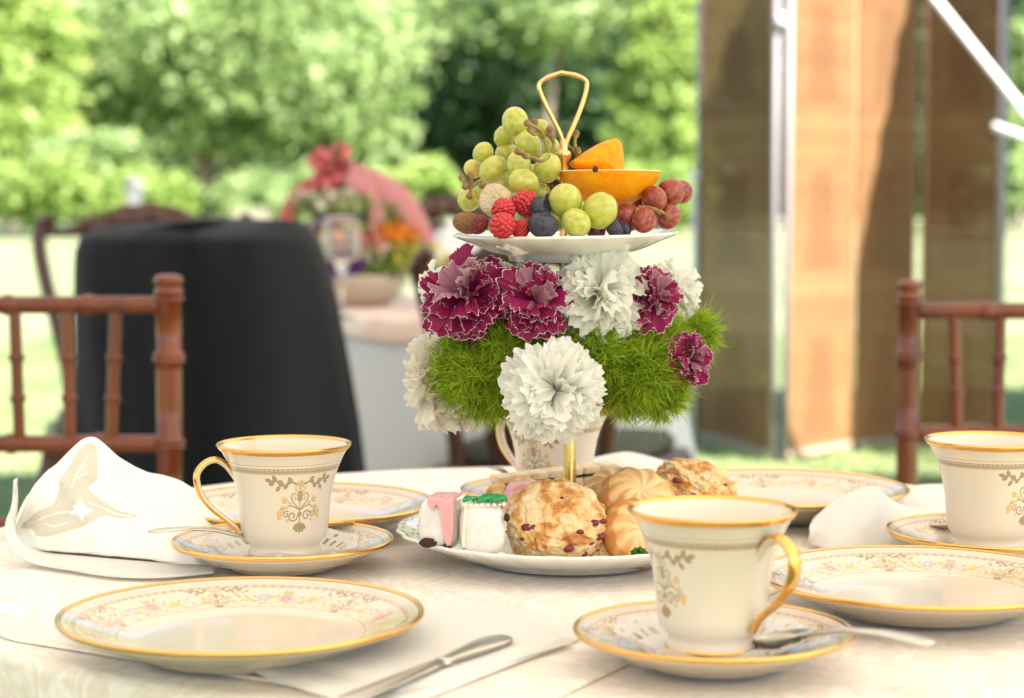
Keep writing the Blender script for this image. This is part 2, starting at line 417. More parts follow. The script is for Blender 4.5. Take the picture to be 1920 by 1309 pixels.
# square overlay cloth, one corner towards the camera, its hem a small ridge
def overlay_fn(cor, th=.0008):
    c = [Vector((p.x, p.y, 0)) for p in cor]
    def f(u, v):
        p = c[0]*(1-u)*(1-v)+c[1]*u*(1-v)+c[2]*u*v+c[3]*(1-u)*v
        e = min(u, 1-u, v, 1-v); h = th*(min(1, e/.0015)) if e < .0015 else th
        h += (.0010*math.exp(-((e-.006)/.003)**2))+.0008*(.5+.5*noise.noise(Vector((p.x*8, p.y*8, 1))))
        return Vector((p.x, p.y, h))
    return f
pA, pB, pC = onz(100, 1216), onz(460, 1275), onz(1124, 1274); pD = onz(1204, 1235)
l1 = (pB-pA).normalized(); l2 = (pD-pC).normalized()
# corner = intersection of the two hem lines
den = l1.x*l2.y-l1.y*l2.x; tt = ((pC.x-pA.x)*l2.y-(pC.y-pA.y)*l2.x)/den; cor0 = pA+l1*tt
s_l = .56
cor = [cor0, cor0+l2*s_l*.8, cor0+l2*s_l*.8-l1*s_l, cor0-l1*s_l]
def clampc(p):
    d = Vector((p.x-TC.x, p.y-TC.y)); 
    if d.length > TR-.006: d = d.normalized()*(TR-.006)
    return Vector((TC.x+d.x, TC.y+d.y, 0))
f0 = overlay_fn(cor)
us = sorted(set([i/70 for i in range(71)]+[.002, .004, .006, .009, .012, .998, .996, .994, .991, .988]))
V = []; 
for v in us:
    for u in us:
        p = f0(u, v); q = clampc(p); V.append(Vector((q.x, q.y, TZ+.0002+p.z)))
nn = len(us); Fc = [(j*nn+i, j*nn+i+1, (j+1)*nn+i+1, (j+1)*nn+i) for j in range(nn-1) for i in range(nn-1)]
single('overlay_cloth', V, Fc, M_overlay, 'ivory damask square overlay laid on the tablecloth, its hem crossing the near left', 'overlay cloth')
OZ = TZ+.0035
# ------------------------------------------------------------------ plates, saucers, cups
def make_plate(Rp=.1, m=M_plate, foot=.55, depth=.021, n=128):
    s = Rp/.1; d = depth
    body = [(0, .0015), (foot*Rp-.004, .0015), (foot*Rp-.003, 0), (foot*Rp, 0), (foot*Rp+.002, .003), (.74*Rp, .0075*d/.021), (.9*Rp, d*.72), (.985*Rp, d-.0028), (.999*Rp, d-.0015),
            (1.0*Rp, d-.0004), (.992*Rp, d+.0004), (.972*Rp, d-.0003), (.90*Rp, d*.82), (.78*Rp, d*.60), (.665*Rp, d*.475), (.62*Rp, d*.40), (.5*Rp, d*.375), (.3*Rp, d*.37), (0, d*.37)]
    vv = [0]*11+[.985, .70, .35, .015, 0, 0, 0, 0]
    L = [abs(body[i][0]) for i in range(len(body))]
    for i in range(11, 15): vv[i] = .012+.975*(L[i]-.665*Rp)/((.972-.665)*Rp)
    V, Fc, uv = lathe(body, n, uvv=vv)
    rim = [(.974*Rp, d+.0001), (.985*Rp, d+.0008), (.994*Rp, d+.0011), (1.003*Rp, d+.0008), (1.007*Rp, d-.0001), (1.006*Rp, d-.0009), (1.002*Rp, d-.0016), (.994*Rp, d-.0021), (.985*Rp, d-.0022)]
    V2, F2, _ = lathe(rim, n)
    return mesh('body', V, Fc, m, uv=uv), mesh('gold_rim', V2, F2, M_gold)
PL = make_plate(); SA = make_plate(.075, M_saucer, .5, .0185)
def place_dish(name, pair, label, cat, c, R0, R=1, rot=0, group=None, tilt=(0, 0)):
    o = thing(name, label, cat, (c.x, c.y, c.z), group=group, rot=(tilt[0], tilt[1], rot)); s = R/R0
    o.scale = (s, s, s)
    put('body', pair[0], o); put('gold_rim', pair[1], o); return o
def rimc(px, py, rz): # centre on the table of a dish whose rim centre shows at px,py
    p = onz(px, py, OZ+rz); return Vector((p.x, p.y, OZ))
GP = 'gold rimmed ivory plates on the table'
place_dish('dinner_plate', PL, 'ivory plate with floral band and gold rim in the left foreground beside the folded napkin', 'plate', rimc(453, 1152, .02), .1, .1, .32, GP)
place_dish('dinner_plate', PL, 'ivory floral plate with gold rim behind the nearest cup and before the right cup', 'plate', rimc(1729, 1080, .02), .1, .0985, 0.1, GP)
place_dish('dinner_plate', PL, 'ivory floral plate partly hidden behind the left cup', 'plate', rimc(566, 943, .02), .1, .0985, .7, GP)
place_dish('dinner_plate', PL, 'farthest ivory floral plate behind the scones and cookies at the table edge', 'plate', rimc(1462, 915, .02), .1, .1, 1.1, GP)
# cups
cup_prof = [(0, .0015), (.020, .0015), (.0218, 0), (.0243, .0004), (.0246, .0022), (.0236, .0045), (.0232, .0068), (.0255, .0092), (.0283, .0125), (.0295, .018), (.0302, .026),
            (.0309, .034), (.0320, .042), (.0337, .050), (.0362, .058), (.0394, .0655), (.0425, .0712), (.0443, .0737), (.0447, .0744), (.0440, .0746), (.0425, .0727), (.0385, .0665), (.0345, .058),
            (.0318, .050), (.0300, .040), (.0288, .028), (.0280, .019), (.0255, .0135), (.018, .011), (0, .0105)]
zmax = .0712
cv = [0]*8+[0]*0; cv = []
for i, (r, z) in enumerate(cup_prof):
    cv.append(.01+.97*(z-.0125)/(zmax-.0125) if 9 <= i <= 16 else (0.0 if i < 9 else 0.0))
cv[9] = .012+.97*(cup_prof[9][1]-.0125)/(zmax-.0125); cv[17] = .999
def refine(pr, vv, k=3):
    a = []; b = []
    for i in range(len(pr)-1):
        for q in range(k):
            t = q/k; a.append((pr[i][0]*(1-t)+pr[i+1][0]*t, pr[i][1]*(1-t)+pr[i+1][1]*t)); b.append(vv[i]*(1-t)+vv[i+1]*t)
    return a+[pr[-1]], b+[vv[-1]]
# the body from foot to rim outside
P_out, V_out = cup_prof, cv
V, Fc, uv = lathe(P_out, 128, uvv=V_out)
CUPM = mesh('body', V, Fc, M_cup, uv=uv)
V, Fc, _ = lathe([(.0434, .0714), (.0437, .0719), (.0448, .0732), (.0455, .0742), (.0453, .0751), (.0444, .0754), (.0434, .0742), (.0429, .0733)], 128)
CUPR = mesh('gold_rim', V, Fc, M_gold)
V, Fc, _ = lathe([(.0246, .0001), (.0250, .0009), (.0248, .0018), (.0244, .0022)], 96); CUPF = mesh('gold_foot_line', V, Fc, M_gold)
hp = smooth_path([(.0325, .0, .0515), (.0352, 0, .0560), (.0392, 0, .0613), (.0455, 0, .0652), (.0525, 0, .0635), (.0580, 0, .0575), (.0585, 0, .0500), (.0550, 0, .0405), (.0480, 0, .0320), (.0400, 0, .0252), (.0335, 0, .0190), (.0300, 0, .0130)], 5)
rr = [.0030+.0012*math.sin(math.pi*i/(len(hp)-1)) for i in range(len(hp))]
V, Fc = sweep(hp, rr, 14, up=(0, 1, 0), sx=.55, sy=1.05)
hm = mesh('handle', V, Fc, [M_gold, M_porc])
ctr = Vector((.043, 0, .045))
for f in hm.polygons:
    i = f.index//14
    if i < len(hp)-1:
        p = hp[i]; tcn = (hp[min(i+1, len(hp)-1)]-hp[max(i-1, 0)]).normalized(); nin = tcn.cross(Vector((0, 1, 0)))
        side = f.normal.dot(nin)
        if side*(1 if nin.dot(ctr-p) > 0 else -1) < -.35: f.material_index = 1
CUPH = hm
# doily: white paper lace disc with scalloped edge and punched holes
def doily(label, c, rot, lift=0):
    V = []; Fc = []; NR, NT = 14, 192; rs = [.018+.033*i/NR for i in range(NR+1)]
    for i, r in enumerate(rs):
        for j in range(NT):
            t = 2*math.pi*j/NT; f = i/NR
            rr_ = r+f*f*.0028*abs(math.sin(8*t))
            z = .0062+ (0.0 if r < .037 else (r-.037)*.50)+f*f*f*(.0030+.0040*noise.noise(Vector((2.2*math.cos(t), 2.2*math.sin(t), 7*rot))))
            V.append((rr_*math.cos(t), rr_*math.sin(t), z))
    for i in range(NR):
        for j in range(NT):
            if i in (9, 10) and (j % 12) in (1, 2, 3, 7, 8): continue
            if i == 12 and (j % 12) in (5, 6): continue
            Fc.append((i*NT+j, i*NT+(j+1) % NT, (i+1)*NT+(j+1) % NT, (i+1)*NT+j))
    me = mesh('doily', V, Fc, M_doily); o = put('paper_doily', me, loc=(c.x, c.y, c.z+.0012), rot=(0, 0, rot)); tag(o, label, 'doily', 'paper doilies under the cups'); return o
M_doily = mat('white_paper', (.86, .85, .82), .85, transl=.2)
def place_cup(label, px, py, haz, where, saucer_label, doily_label=None, tilt=0):
    """px,py: centre of the saucer rim; haz: azimuth of handle, 0 = +x, radians"""
    c = rimc(px, py, .0185)
    place_dish('saucer', SA, saucer_label, 'saucer', c, .075, .0745, haz+.4, 'gold rimmed ivory saucers')
    if doily_label: doily(doily_label, c, haz)
    o = thing('teacup', label, 'teacup', (c.x+where[0], c.y+where[1], c.z+.0072+(.0014 if doily_label else 0)), group='gold handled ivory teacups', rot=(0, 0, haz))
    put('body', CUPM, o); put('gold_rim', CUPR, o); put('gold_foot_line', CUPF, o); put('handle', CUPH, o)
    return o, c
place_cup('ivory teacup at the left with its gold handle turned left, medallion facing front', 530, 1010, R(195), (.0015, 0), 'gold rimmed saucer under the left teacup with a spoon across it', 'white paper doily under the left teacup')
place_cup('nearest ivory teacup at the right with its gold handle turned towards the viewer', 1336, 1178, R(-50), (-.0005, 0), 'nearest gold rimmed saucer, a doily and spoon on it', 'white lace paper doily under the nearest teacup')
place_cup('ivory teacup cut by the right edge of the photo, handle hidden', 1866, 994, R(45), (-.004, 0), 'gold rimmed saucer at the right edge under the right teacup')
place_cup('ivory teacup behind the brass stem of the stand under the white carnation', 1040, 915, R(138), (.0, 0), 'gold rimmed saucer farthest back, behind the petit fours')
# ------------------------------------------------------------------ cutlery
def spoon(label, p0, p1, arch=.006, bowl_at=1, z0=None, w=1):
    """p0 handle tip, p1 bowl tip (world)"""
    p0, p1 = Vector(p0), Vector(p1); d = p1-p0; L = d.length; d.normalize(); s = d.cross(Vector((0, 0, 1))).normalized(); u = s.cross(d)
    o = thing('teaspoon', label, 'spoon', tuple(p0), group='silver teaspoons on the saucers')
    mb = MB()
    prof = [(0, .0030, .0010), (.04, .0058, .0011), (.12, .0064, .0012), (.25, .0048, .0012), (.45, .0028, .0014), (.62, .0022, .0015), (.70, .0026, .0013)]
    path = []; 
    V = []; Fc = []; n = 10
    for i, (t, wd, th) in enumerate(prof):
        c = d*(t*L)+u*(arch*math.sin(math.pi*min(t/.8, 1)))
        for j in range(n):
            a = 2*math.pi*j/n; V.append(c+s*(wd*w*math.cos(a))+u*(th*math.sin(a)))
    for i in range(len(prof)-1):
        for j in range(n): Fc.append((i*n+j, i*n+(j+1) % n, (i+1)*n+(j+1) % n, (i+1)*n+j))
    Fc.append(tuple(range(n))[::-1])
    put('handle', mesh('handle', V, Fc, M_silver), o)
    def bf(a, b):
        t = a; q = 2*b-1; wd = .0125*w*math.sin(math.pi*min(1, .12+t*.93))**.6 if t < .97 else .003
        return d*(L*(.68+.32*t))+s*(q*wd)+u*(-.0065*math.sin(math.pi*t)*(1-q*q)+.0028*(1-t)*1.2)
    V, Fc, _ = grid(14, 11, bf); me = mesh('bowl', V, Fc, M_silver)
    bo = put('bowl', me, o); md = bo.modifiers.new('thick', 'SOLIDIFY'); md.thickness = .0009
    return o
def up(p, dz): return Vector((p.x, p.y, p.z+dz))
spoon('silver teaspoon on the left saucer, handle reaching out to the left', onz(280, 997, OZ+.030), onz(545, 1026, OZ+.0115), .006, w=1.1)
spoon('silver teaspoon on the nearest saucer, handle reaching right onto the cloth', onz(1750, 1208, OZ+.024), onz(1405, 1196, OZ+.012), .006, w=1.35)
spoon('silver teaspoon on the right saucer, its bowl beside the right cup', onz(1905, 960, OZ+.020), onz(1742, 985, OZ+.013), .004)
spoon('silver teaspoon standing out behind the petit fours on the far saucer', at(925, 878, 1.57), onz(975, 918, OZ+.010), .004)
# knife on the near napkin
kp0, kp1 = onz(690, 1296, OZ+.007), onz(944, 1196, OZ+.007)
d = (kp1-kp0).normalized(); s = d.cross(Vector((0, 0, 1))).normalized(); u = Vector((0, 0, 1)); L = (kp1-kp0).length
kn = thing('butter_knife', 'silver butter knife lying on the near white napkin', 'knife', tuple(kp0))
V, Fc = [], []
def slab(st, n=10):
    V = []; Fc = []
    for (t, wd, th) in st:
        for j in range(n):
            a = 2*math.pi*j/n; V.append(d*(t*L)+s*(wd*math.cos(a))+u*(th*math.sin(a)))
    for i in range(len(st)-1):
        for j in range(n): Fc.append((i*n+j, i*n+(j+1) % n, (i+1)*n+(j+1) % n, (i+1)*n+j))
    Fc.append(tuple(range(n))[::-1]); Fc.append(tuple((len(st)-1)*n+j for j in range(n))); return V, Fc
V, Fc = slab([(-.25, .004, .0008), (-.1, .0075, .0009), (.15, .0072, .0011), (.42, .0056, .0016), (.5, .0040, .0024)]); put('blade', mesh('blade', V, Fc, M_silver), kn)
V, Fc = slab([(.5, .0040, .0024), (.53, .0056, .0028), (.57, .0044, .0024), (.68, .0064, .0028), (.85, .0092, .0028), (.95, .0094, .0026), (1.0, .0062, .0020), (1.01, .001, .0008)]); put('handle', mesh('handle', V, Fc, M_silver), kn)
# ------------------------------------------------------------------ napkins
pn = Paint(1024, 512, (.86, .845, .80))
GRE = (.60, .565, .48)
def blob(p, pts, c):
    xs = np.array([q[0] for q in pts]); ys = np.array([q[1] for q in pts])
    Y, X = np.mgrid[0:p.h, 0:p.w]; ins = np.zeros((p.h, p.w), bool); j = len(pts)-1
    for i in range(len(pts)):
        cnd = ((ys[i] > Y) != (ys[j] > Y)) & (X < (xs[j]-xs[i])*(Y-ys[i])/(ys[j]-ys[i]+1e-9)+xs[i]); ins ^= cnd; j = i
    m = ins.astype(np.float32)[..., None]; p.a[..., :3] = p.a[..., :3]*(1-m)+np.array(c)*m; p.a[..., 3:] = np.maximum(p.a[..., 3:], m)
def sp(pts): return [(v.x, v.y) for v in smooth_path([(x, y, 0) for x, y in pts], 8, closed=True)]
# butterfly-like leaf appliqué, in napkin space (x right, y up)
blob(pn, sp([(95,175),(175,250),(265,262),(285,320),(285,390),(350,470),(405,478),(425,420),(432,340),(400,290),(460,262),(590,240),(520,215),(470,200),(430,150),(380,110),(300,82),(230,78),(200,120),(150,140)]), GRE)
WH = (.88, .865, .82)
for a in range(8): pn.leaf(385, 190, (44, 30, 50, 34)[a % 4], 10, a*math.pi/4+.2, WH)
for pth in ([(340,300),(355,370),(385,430)], [(355,360),(385,385)], [(348,330),(390,350)], [(180,185),(260,205),(350,190)], [(250,160),(290,130),(340,140)], [(410,230),(470,232),(560,236)]): pn.line(pth, 5, WH)
NAP_IMG = pn.image('napkin_applique')
M_napP = print_mat('embroidered_linen', (.84, .82, .77), NAP_IMG, .75, 0); nbump(M_napP, 1100, .3, .0003); nbump(M_napP, 25, .35, .003)
def lerp_path(pts, t):
    q = t*(len(pts)-1); i = min(int(q), len(pts)-2); f = q-i; return pts[i]*(1-f)+pts[i+1]*f
def tent_napkin(bottom, top, back, label, m, uvfull=True, nu=60, th=.0016, wr=.0034, name='folded_napkin', group=None):
    B = smooth_path(bottom, 8); T = smooth_path(top, 8); K = smooth_path(back, 8)
    def f(u, v):
        if v <= .62:
            s = v/.62; p = lerp_path(B, u)*(1-s)+lerp_path(T, u)*s
            bul = math.sin(math.pi*s)*.006
            p = p+Vector((0, -bul, 0))
        else:
            s = (v-.62)/.38; p = lerp_path(T, u)*(1-s)+lerp_path(K, u)*s; p = p+Vector((0, 0, math.sin(math.pi*s)*.004))
        w_ = wr*noise.noise(Vector((u*7, v*5, 2)))+wr*.5*noise.noise(Vector((u*19, v*13, 4)))
        rd = (1-abs(noise.noise(Vector((u*4+v*2.2, v*1.5-u, 9)))*2.4)); rd = max(0, rd)**4*wr*.9
        p = p+Vector((0, -w_-rd, w_*.6+rd*.4))
        if p.z < OZ+.0006: p.z = OZ+.0006
        return p
    V, Fc, uv = grid(nu, 44, f); uv = [(a, min(1, b/.62)) for a, b in uv]
    uv = [(a, b if b < 1 else .999) for a, b in uv]
    return V, Fc, uv
def nadd(label, V, Fc, uv, m, extra=None, group='white linen napkins', name='folded_napkin'):
    A = np.array([tuple(v) for v in V]); c = (A.min(0)+A.max(0))/2; c[2] = A[:, 2].min()
    o = put(name, mesh(name, A-c, Fc, m, uv=uv), loc=tuple(c)); md = o.modifiers.new('thick', 'SOLIDIFY'); md.thickness = .0012; md.offset = -1
    return tag(o, label, 'napkin', group), c
B = [onz(28, 1005, OZ), onz(60, 1030, OZ), onz(160, 1040, OZ), onz(280, 1050, OZ), onz(380, 1062, OZ), onz(420, 1058, OZ)]
dpt = [1.40, 1.41, 1.42, 1.43, 1.43, 1.42, 1.42, 1.41]
T = [at(28, 982, 1.375), at(62, 912, 1.40), at(112, 862, 1.41), at(170, 817, 1.42), at(228, 860, 1.43), at(278, 884, 1.44), at(345, 905, 1.44), at(400, 955, 1.43), at(440, 990, 1.40)]
K = [onz(40, 975, OZ), onz(100, 970, OZ), onz(200, 962, OZ), onz(300, 958, OZ), onz(400, 962, OZ), onz(450, 990, OZ)]
V, Fc, uv = tent_napkin(B, T, K, '', M_napP)
no, c_ = nadd('white napkin folded upright at the left, a grey leaf and white flower stitched on it', V, Fc, uv, M_napP)
# its loose curled hem at far left
E1 = smooth_path([at(30, 897, 1.40), at(22, 945, 1.375), at(12, 985, 1.36), at(18, 1022, 1.33), onz(60, 1052, OZ+.004), onz(130, 1066, OZ+.002), onz(212, 1078, OZ+.002), onz(300, 1080, OZ+.002), onz(400, 1072, OZ+.002)], 8)
E2 = smooth_path([at(33, 899, 1.405), at(34, 945, 1.385), at(30, 985, 1.375), at(38, 1012, 1.35), onz(80, 1034, OZ+.003), onz(150, 1042, OZ+.003), onz(240, 1050, OZ+.003), onz(320, 1056, OZ+.003), onz(410, 1060, OZ+.003)], 8)
V, Fc, uv = grid(len(E1), 5, lambda u, v: lerp_path(E1, u)*(1-v)+lerp_path(E2, u)*v+Vector((0, -.004*math.sin(math.pi*v), 0)))
h_ = put('curled_hem', mesh('curled_hem', [v-Vector(c_) for v in V], Fc, M_napkin), no); md = h_.modifiers.new('thick', 'SOLIDIFY'); md.thickness = .0015
# right napkin
B = [onz(1512, 1018, OZ), onz(1560, 1030, OZ), onz(1640, 1026, OZ), onz(1720, 1018, OZ), onz(1790, 1000, OZ)]
T = [at(1518, 985, 1.42), at(1555, 945, 1.44), at(1600, 920, 1.45), at(1642, 912, 1.455), at(1668, 940, 1.46), at(1706, 968, 1.46), at(1750, 975, 1.46), at(1790, 985, 1.45)]
K = [onz(1540, 965, OZ), onz(1620, 955, OZ), onz(1700, 950, OZ), onz(1800, 965, OZ)]
V, Fc, uv = tent_napkin(B, T, K, '', M_napkin, wr=.0008); nadd('plain white napkin folded to a soft peak between the two right plates', V, Fc, uv, M_napkin)
B = [onz(1690, 960, OZ), onz(1740, 962, OZ), onz(1800, 960, OZ), onz(1850, 950, OZ)]
T = [at(1690, 925, 1.62), at(1720, 916, 1.62), at(1780, 915, 1.62), at(1850, 925, 1.60)]
K = [onz(1700, 925, OZ), onz(1760, 918, OZ), onz(1850, 920, OZ)]
V, Fc, uv = tent_napkin(B, T, K, '', M_napkin, wr=.001); nadd('white napkin lying low behind the right cup at the table edge', V, Fc, uv, M_napkin)
# back napkin mound
B = [onz(1105, 905, OZ), onz(1180, 912, OZ), onz(1280, 912, OZ), onz(1380, 908, OZ)]
T = [at(1105, 860, 1.72), at(1150, 850, 1.72), at(1185, 848, 1.72), at(1240, 862, 1.72), at(1310, 882, 1.71), at(1360, 893, 1.70), at(1385, 900, 1.70)]
K = [onz(1110, 888, OZ), onz(1200, 884, OZ), onz(1380, 888, OZ)]
V, Fc, uv = tent_napkin(B, T, K, '', M_napkin, wr=.001); nadd('white napkin folded behind the far teacup above the cookies', V, Fc, uv, M_napkin)
# near flat napkin: two layers with a frilled left edge
def flat_napkin(cor, th, z0, seed, nu=50, nv=34, frill=0):
    c = [Vector((p.x, p.y, 0)) for p in cor]
    def f(u, v):
        p = c[0]*(1-u)*(1-v)+c[1]*u*(1-v)+c[2]*u*v+c[3]*(1-u)*v
        e = min(u, 1-u, v, 1-v); h = th*min(1, (e/.03))**.5
        h += .0010*noise.noise(Vector((p.x*22, p.y*22, seed)))+.0004
        if frill and u < .2: h += frill*(1-u/.2)*(.5+.5*math.sin(v*46+seed))
        return Vector((p.x-(frill*.8*math.sin(v*60) if u < .05 else 0), p.y, z0+max(h, 0)))
    return grid(nu, nv, f)
nr = thing('flat_napkin', 'white napkin laid flat in the near centre under the butter knife, frilled left end', 'napkin', tuple(onz(800, 1220, OZ)), group='white linen napkins')
def nlayer(nm, cor, th, z0, seed, frill, m):
    V, Fc, uv = flat_napkin(cor, th, z0, seed, frill=frill); loc = nr.location
    put(nm, mesh(nm, [Vector(v)-Vector(loc) for v in V], Fc, m, uv=uv), nr)
nlayer('lower_fold', [onz(470, 1262, OZ), onz(720, 1340, OZ), onz(1130, 1180, OZ), onz(905, 1118, OZ)][0:4], .002, OZ-.0006, 1, .002, M_napkin)
nlayer('upper_fold', [onz(492, 1216, OZ+.003), onz(735, 1300, OZ+.003), onz(1075, 1200, OZ+.003), onz(868, 1112, OZ+.003)], .0035, OZ+.001, 5, .0025, M_napkin)

# ------------------------------------------------------------------ tiered stand
SY = 1.364; SX = at(1068, 900, SY).x
LR = .1195
st = thing('tiered_stand', 'two tiered brass and china cake stand in the middle of the table', 'cake stand', (SX, SY, OZ))
px_ = Paint(2048, 128, (.86, .85, .81)); BK = (.05, .05, .06)
for i in range(44):
    x = (i+.5)*2048/44; px_.ring(x, 60, 17, 3, BK); px_.curl(x, 60, 12, i, 1.2, 2.5, BK); px_.leaf(x-23, 66, 26, 6, 1.2, BK); px_.leaf(x-23, 66, 26, 6, 1.9, BK)
    px_.curl(x+22, 40, 13, 2, 1.2, 2.5, BK, -1); px_.disc(x, 98, 4, BK); px_.line([(x-18, 92), (x, 104), (x+18, 92)], 2.5, BK); px_.leaf(x, 30, 24, 6, -1.57, BK)
M_black = print_mat('white_china_black_transfer', (.84, .825, .78), px_.image('black_transfer_print'), .12)
M_whitech = mat('white_china', (.84, .82, .775), .15, coat=.5)
def scal(n, amt, i0):
    return lambda t, i: ((1+amt*(abs(math.sin(n*t/2))-.5)) if i in i0 else 1, 0)
d = .020
lp = [(0, .004), (.060, .004), (.062, 0), (.066, 0), (.068, .004), (.09, .008), (.108, .0155), (LR-.001, d), (LR, d+.0012), (LR-.002, d+.002), (LR-.006, d+.0008), (.105, .0165), (.094, .0125), (.082, .0085), (.07, .0078), (0, .0078)]
vv = [0]*10+[.97, .66, .33, .03, 0, 0]
V, Fc, uv = lathe(lp, 192, rmod=scal(26, .016, (6, 7, 8, 9, 10)), uvv=vv); put('lower_plate', mesh('lower_plate', V, Fc, M_black, uv=uv), st)
UZ = at(1060, 437, SY).z-OZ    # rim height of the upper plate
UR = .0770
up_ = [(0, .002), (.034, .002), (.036, -.001), (.039, -.001), (.040, .002), (.052, .0045), (.066, .0095), (UR-.001, .0128), (UR, .0138), (UR-.002, .0145), (.066, .0115), (.052, .007), (.038, .0048), (0, .0045)]
V, Fc, uv = lathe([(r, (z-.0140)*1.22) for r, z in up_], 192, rmod=scal(22, .022, (6, 7, 8, 9, 10)))
T_UP = Matrix.Translation((at(1061, 437, SY).x-SX, 0, UZ)) @ Euler((R(.9), R(-.9), 0)).to_matrix().to_4x4()
put('upper_plate', mesh('upper_plate', V, Fc, M_whitech, uv=uv), st, M=T_UP)
UPZ = OZ+UZ
def upl(px, py, dy): return at(px, py, SY+dy)
zb = .009; zt = at(1057, 262, SY).z-OZ
hx = at(1057, 262, SY).x-SX
prof = [(.0055, zb), (.0058, zb+.004), (.0052, .03), (.0047, .05), (.0041, .075), (.0036, .09), (.0036, UZ-.024), (.0055, UZ-.021), (.0055, UZ-.018), (.0036, UZ-.0165)]
V, Fc, _ = lathe([(0.001, zb)]+prof, 32); put('lower_stem', mesh('lower_stem', V, Fc, M_oldbrass), st)
zc = at(1057, 289, SY).z-OZ
prof = [(.006, UZ-.009), (.0062, UZ-.007), (.003, UZ-.005), (.0026, zc-.018), (.0029, zc-.012), (.0029, zc-.006), (.0052, zc-.0015), (.0056, zc), (.0050, zc+.0015), (.0026, zc+.003), (.0030, zc+.005), (.0024, zc+.009), (.0010, zc+.0105)]
V, Fc, _ = lathe(prof, 32); so = put('upper_stem', mesh('upper_stem', V, Fc, M_brass), st, loc=(hx, 0, 0))
hpx = [(1058, 275), (1052, 255), (1036, 222), (1020, 190), (1011, 166), (1013, 155), (1026, 146), (1044, 139), (1053, 137), (1062, 138), (1078, 141), (1093, 147), (1100, 155), (1099, 170), (1090, 200), (1076, 235), (1064, 262), (1060, 275)]
hpts = smooth_path([at(x, y, SY)-Vector((SX, SY, OZ)) for x, y in hpx], 6)
rad = [.00155+.00028*max(0, math.sin(i*.55)) if 30 < i < len(hpts)-34 else .0016 for i in range(len(hpts))]
V, Fc = sweep(hpts, rad, 12, up=(0, 1, 0)); put('ring_handle', mesh('ring_handle', V, Fc, M_brass), st)

# ------------------------------------------------------------------ fruit
SSR = (.006, .004, .0015)
M_grape = mat('green_grape', (.50, .52, .12), .24, sss=.25, sssr=(.004,.003,.001), coat=.4)
c_, _n = noisec(M_grape, 2.2, [(.3, (.33,.37,.04)), (.52, (.47,.47,.075)), (.7, (.58,.52,.16))], 5); nbump(M_grape, 12, .05, .02)
M_grapeY = mat('yellow_green_grape', (.58, .50, .12), .3, sss=.55, sssr=(.006,.005,.0015), coat=.1); noisec(M_grapeY, 2.2, [(.3, (.50,.43,.08)), (.7, (.66,.58,.18))], 3)
M_redg = mat('red_grape', (.30, .06, .05), .3, sss=.35, sssr=(.004,.001,.001), coat=.15); noisec(M_redg, 2.6, [(.3, (.15,.015,.02)), (.52, (.30,.05,.035)), (.72, (.42,.16,.09))], 6)
M_darkg = mat('dark_grape', (.10, .02, .03), .3, coat=.2); noisec(M_darkg, 3, [(.3, (.06,.012,.02)), (.7, (.18,.05,.05))], 4)
M_blue = mat('blueberry_skin', (.03, .03, .05), .45); noisec(M_blue, 3.5, [(.3, (.012,.012,.022)), (.6, (.04,.042,.07)), (.8, (.12,.13,.19))], 5)
M_rasp = mat('raspberry_flesh', (.50, .02, .03), .35, sss=.3, sssr=(.003,.0006,.0006), coat=.1); noisec(M_rasp, 3, [(.3, (.38,.012,.02)), (.7, (.62,.04,.05))], 3)
M_raspD = mat('dark_raspberry_flesh', (.16, .015, .02), .5); noisec(M_raspD, 3, [(.3, (.10,.01,.012)), (.7, (.24,.03,.03))], 3)
M_stem = mat('grape_stem', (.28, .26, .07), .6); noisec(M_stem, 120, [(.35, (.30,.30,.08)), (.6, (.26,.14,.06))], 3)
M_stemtip = mat('grape_stem_tip', (.26, .13, .07), .7)
def grape_mesh(seed):
    V, Fc = ball((0,0,0), 1, 1, 1.1, 28, 18, disp=lambda v: 1+.018*noise.noise(v*1.4+Vector((seed*5, 0, 0)))-.05*max(0, v.z-.93)*8)
    return V, Fc
GM = {}
def gmesh(m, seed):
    k = (m.name, seed % 4)
    if k not in GM: V, Fc = grape_mesh(seed % 4); GM[k] = mesh('grape', V, Fc, m)
    return GM[k]
def berry(name, m, px, py, rpx, dy, parent=None, sq=1.0, roll=None, label=None, cat='grape', group=None, seed=0):
    Y = SY+dy; p = at(px, py, Y); r = rpx*Y/F
    M = Matrix.Translation(p if parent is None else p-parent.location) @ Euler((random.uniform(-1, 1), random.uniform(-.8, .8), random.uniform(0, 6)) if roll is None else roll).to_matrix().to_4x4() @ Matrix.Diagonal((r*sq, r*sq, r, 1))
    o = put(name, gmesh(m, seed), parent, M=M)
    if label: tag(o, label, cat, group)
    return o, p, r
gb = thing('grape_bunch', 'bunch of green grapes piled on the left of the fruit plate', 'grapes', tuple(at(960, 380, SY+.0)))
G = [(966,228,28,0),(947,256,22,.022),(990,270,27,-.004),(906,287,21,.006),(949,288,22,.022),(888,317,18,.020),(925,318,28,-.004),(973,309,26,-.020),(982,342,28,-.034),(1027,315,27,-.016),
     (1013,243,19,.020),(1034,280,20,.026),(880,373,24,.004),(1014,362,19,-.010),(1000,330,22,.022),(955,345,22,.020),(915,348,20,.028),(1036,345,20,.018)]
gp = []
for i, (x, y, r, dy) in enumerate(G):
    o, p, rr_ = berry('grape', M_grapeY if i in (5,) else M_grape, x, y, r*.97, dy, gb, seed=i, sq=random.uniform(.88, 1.0)); gp.append(p)
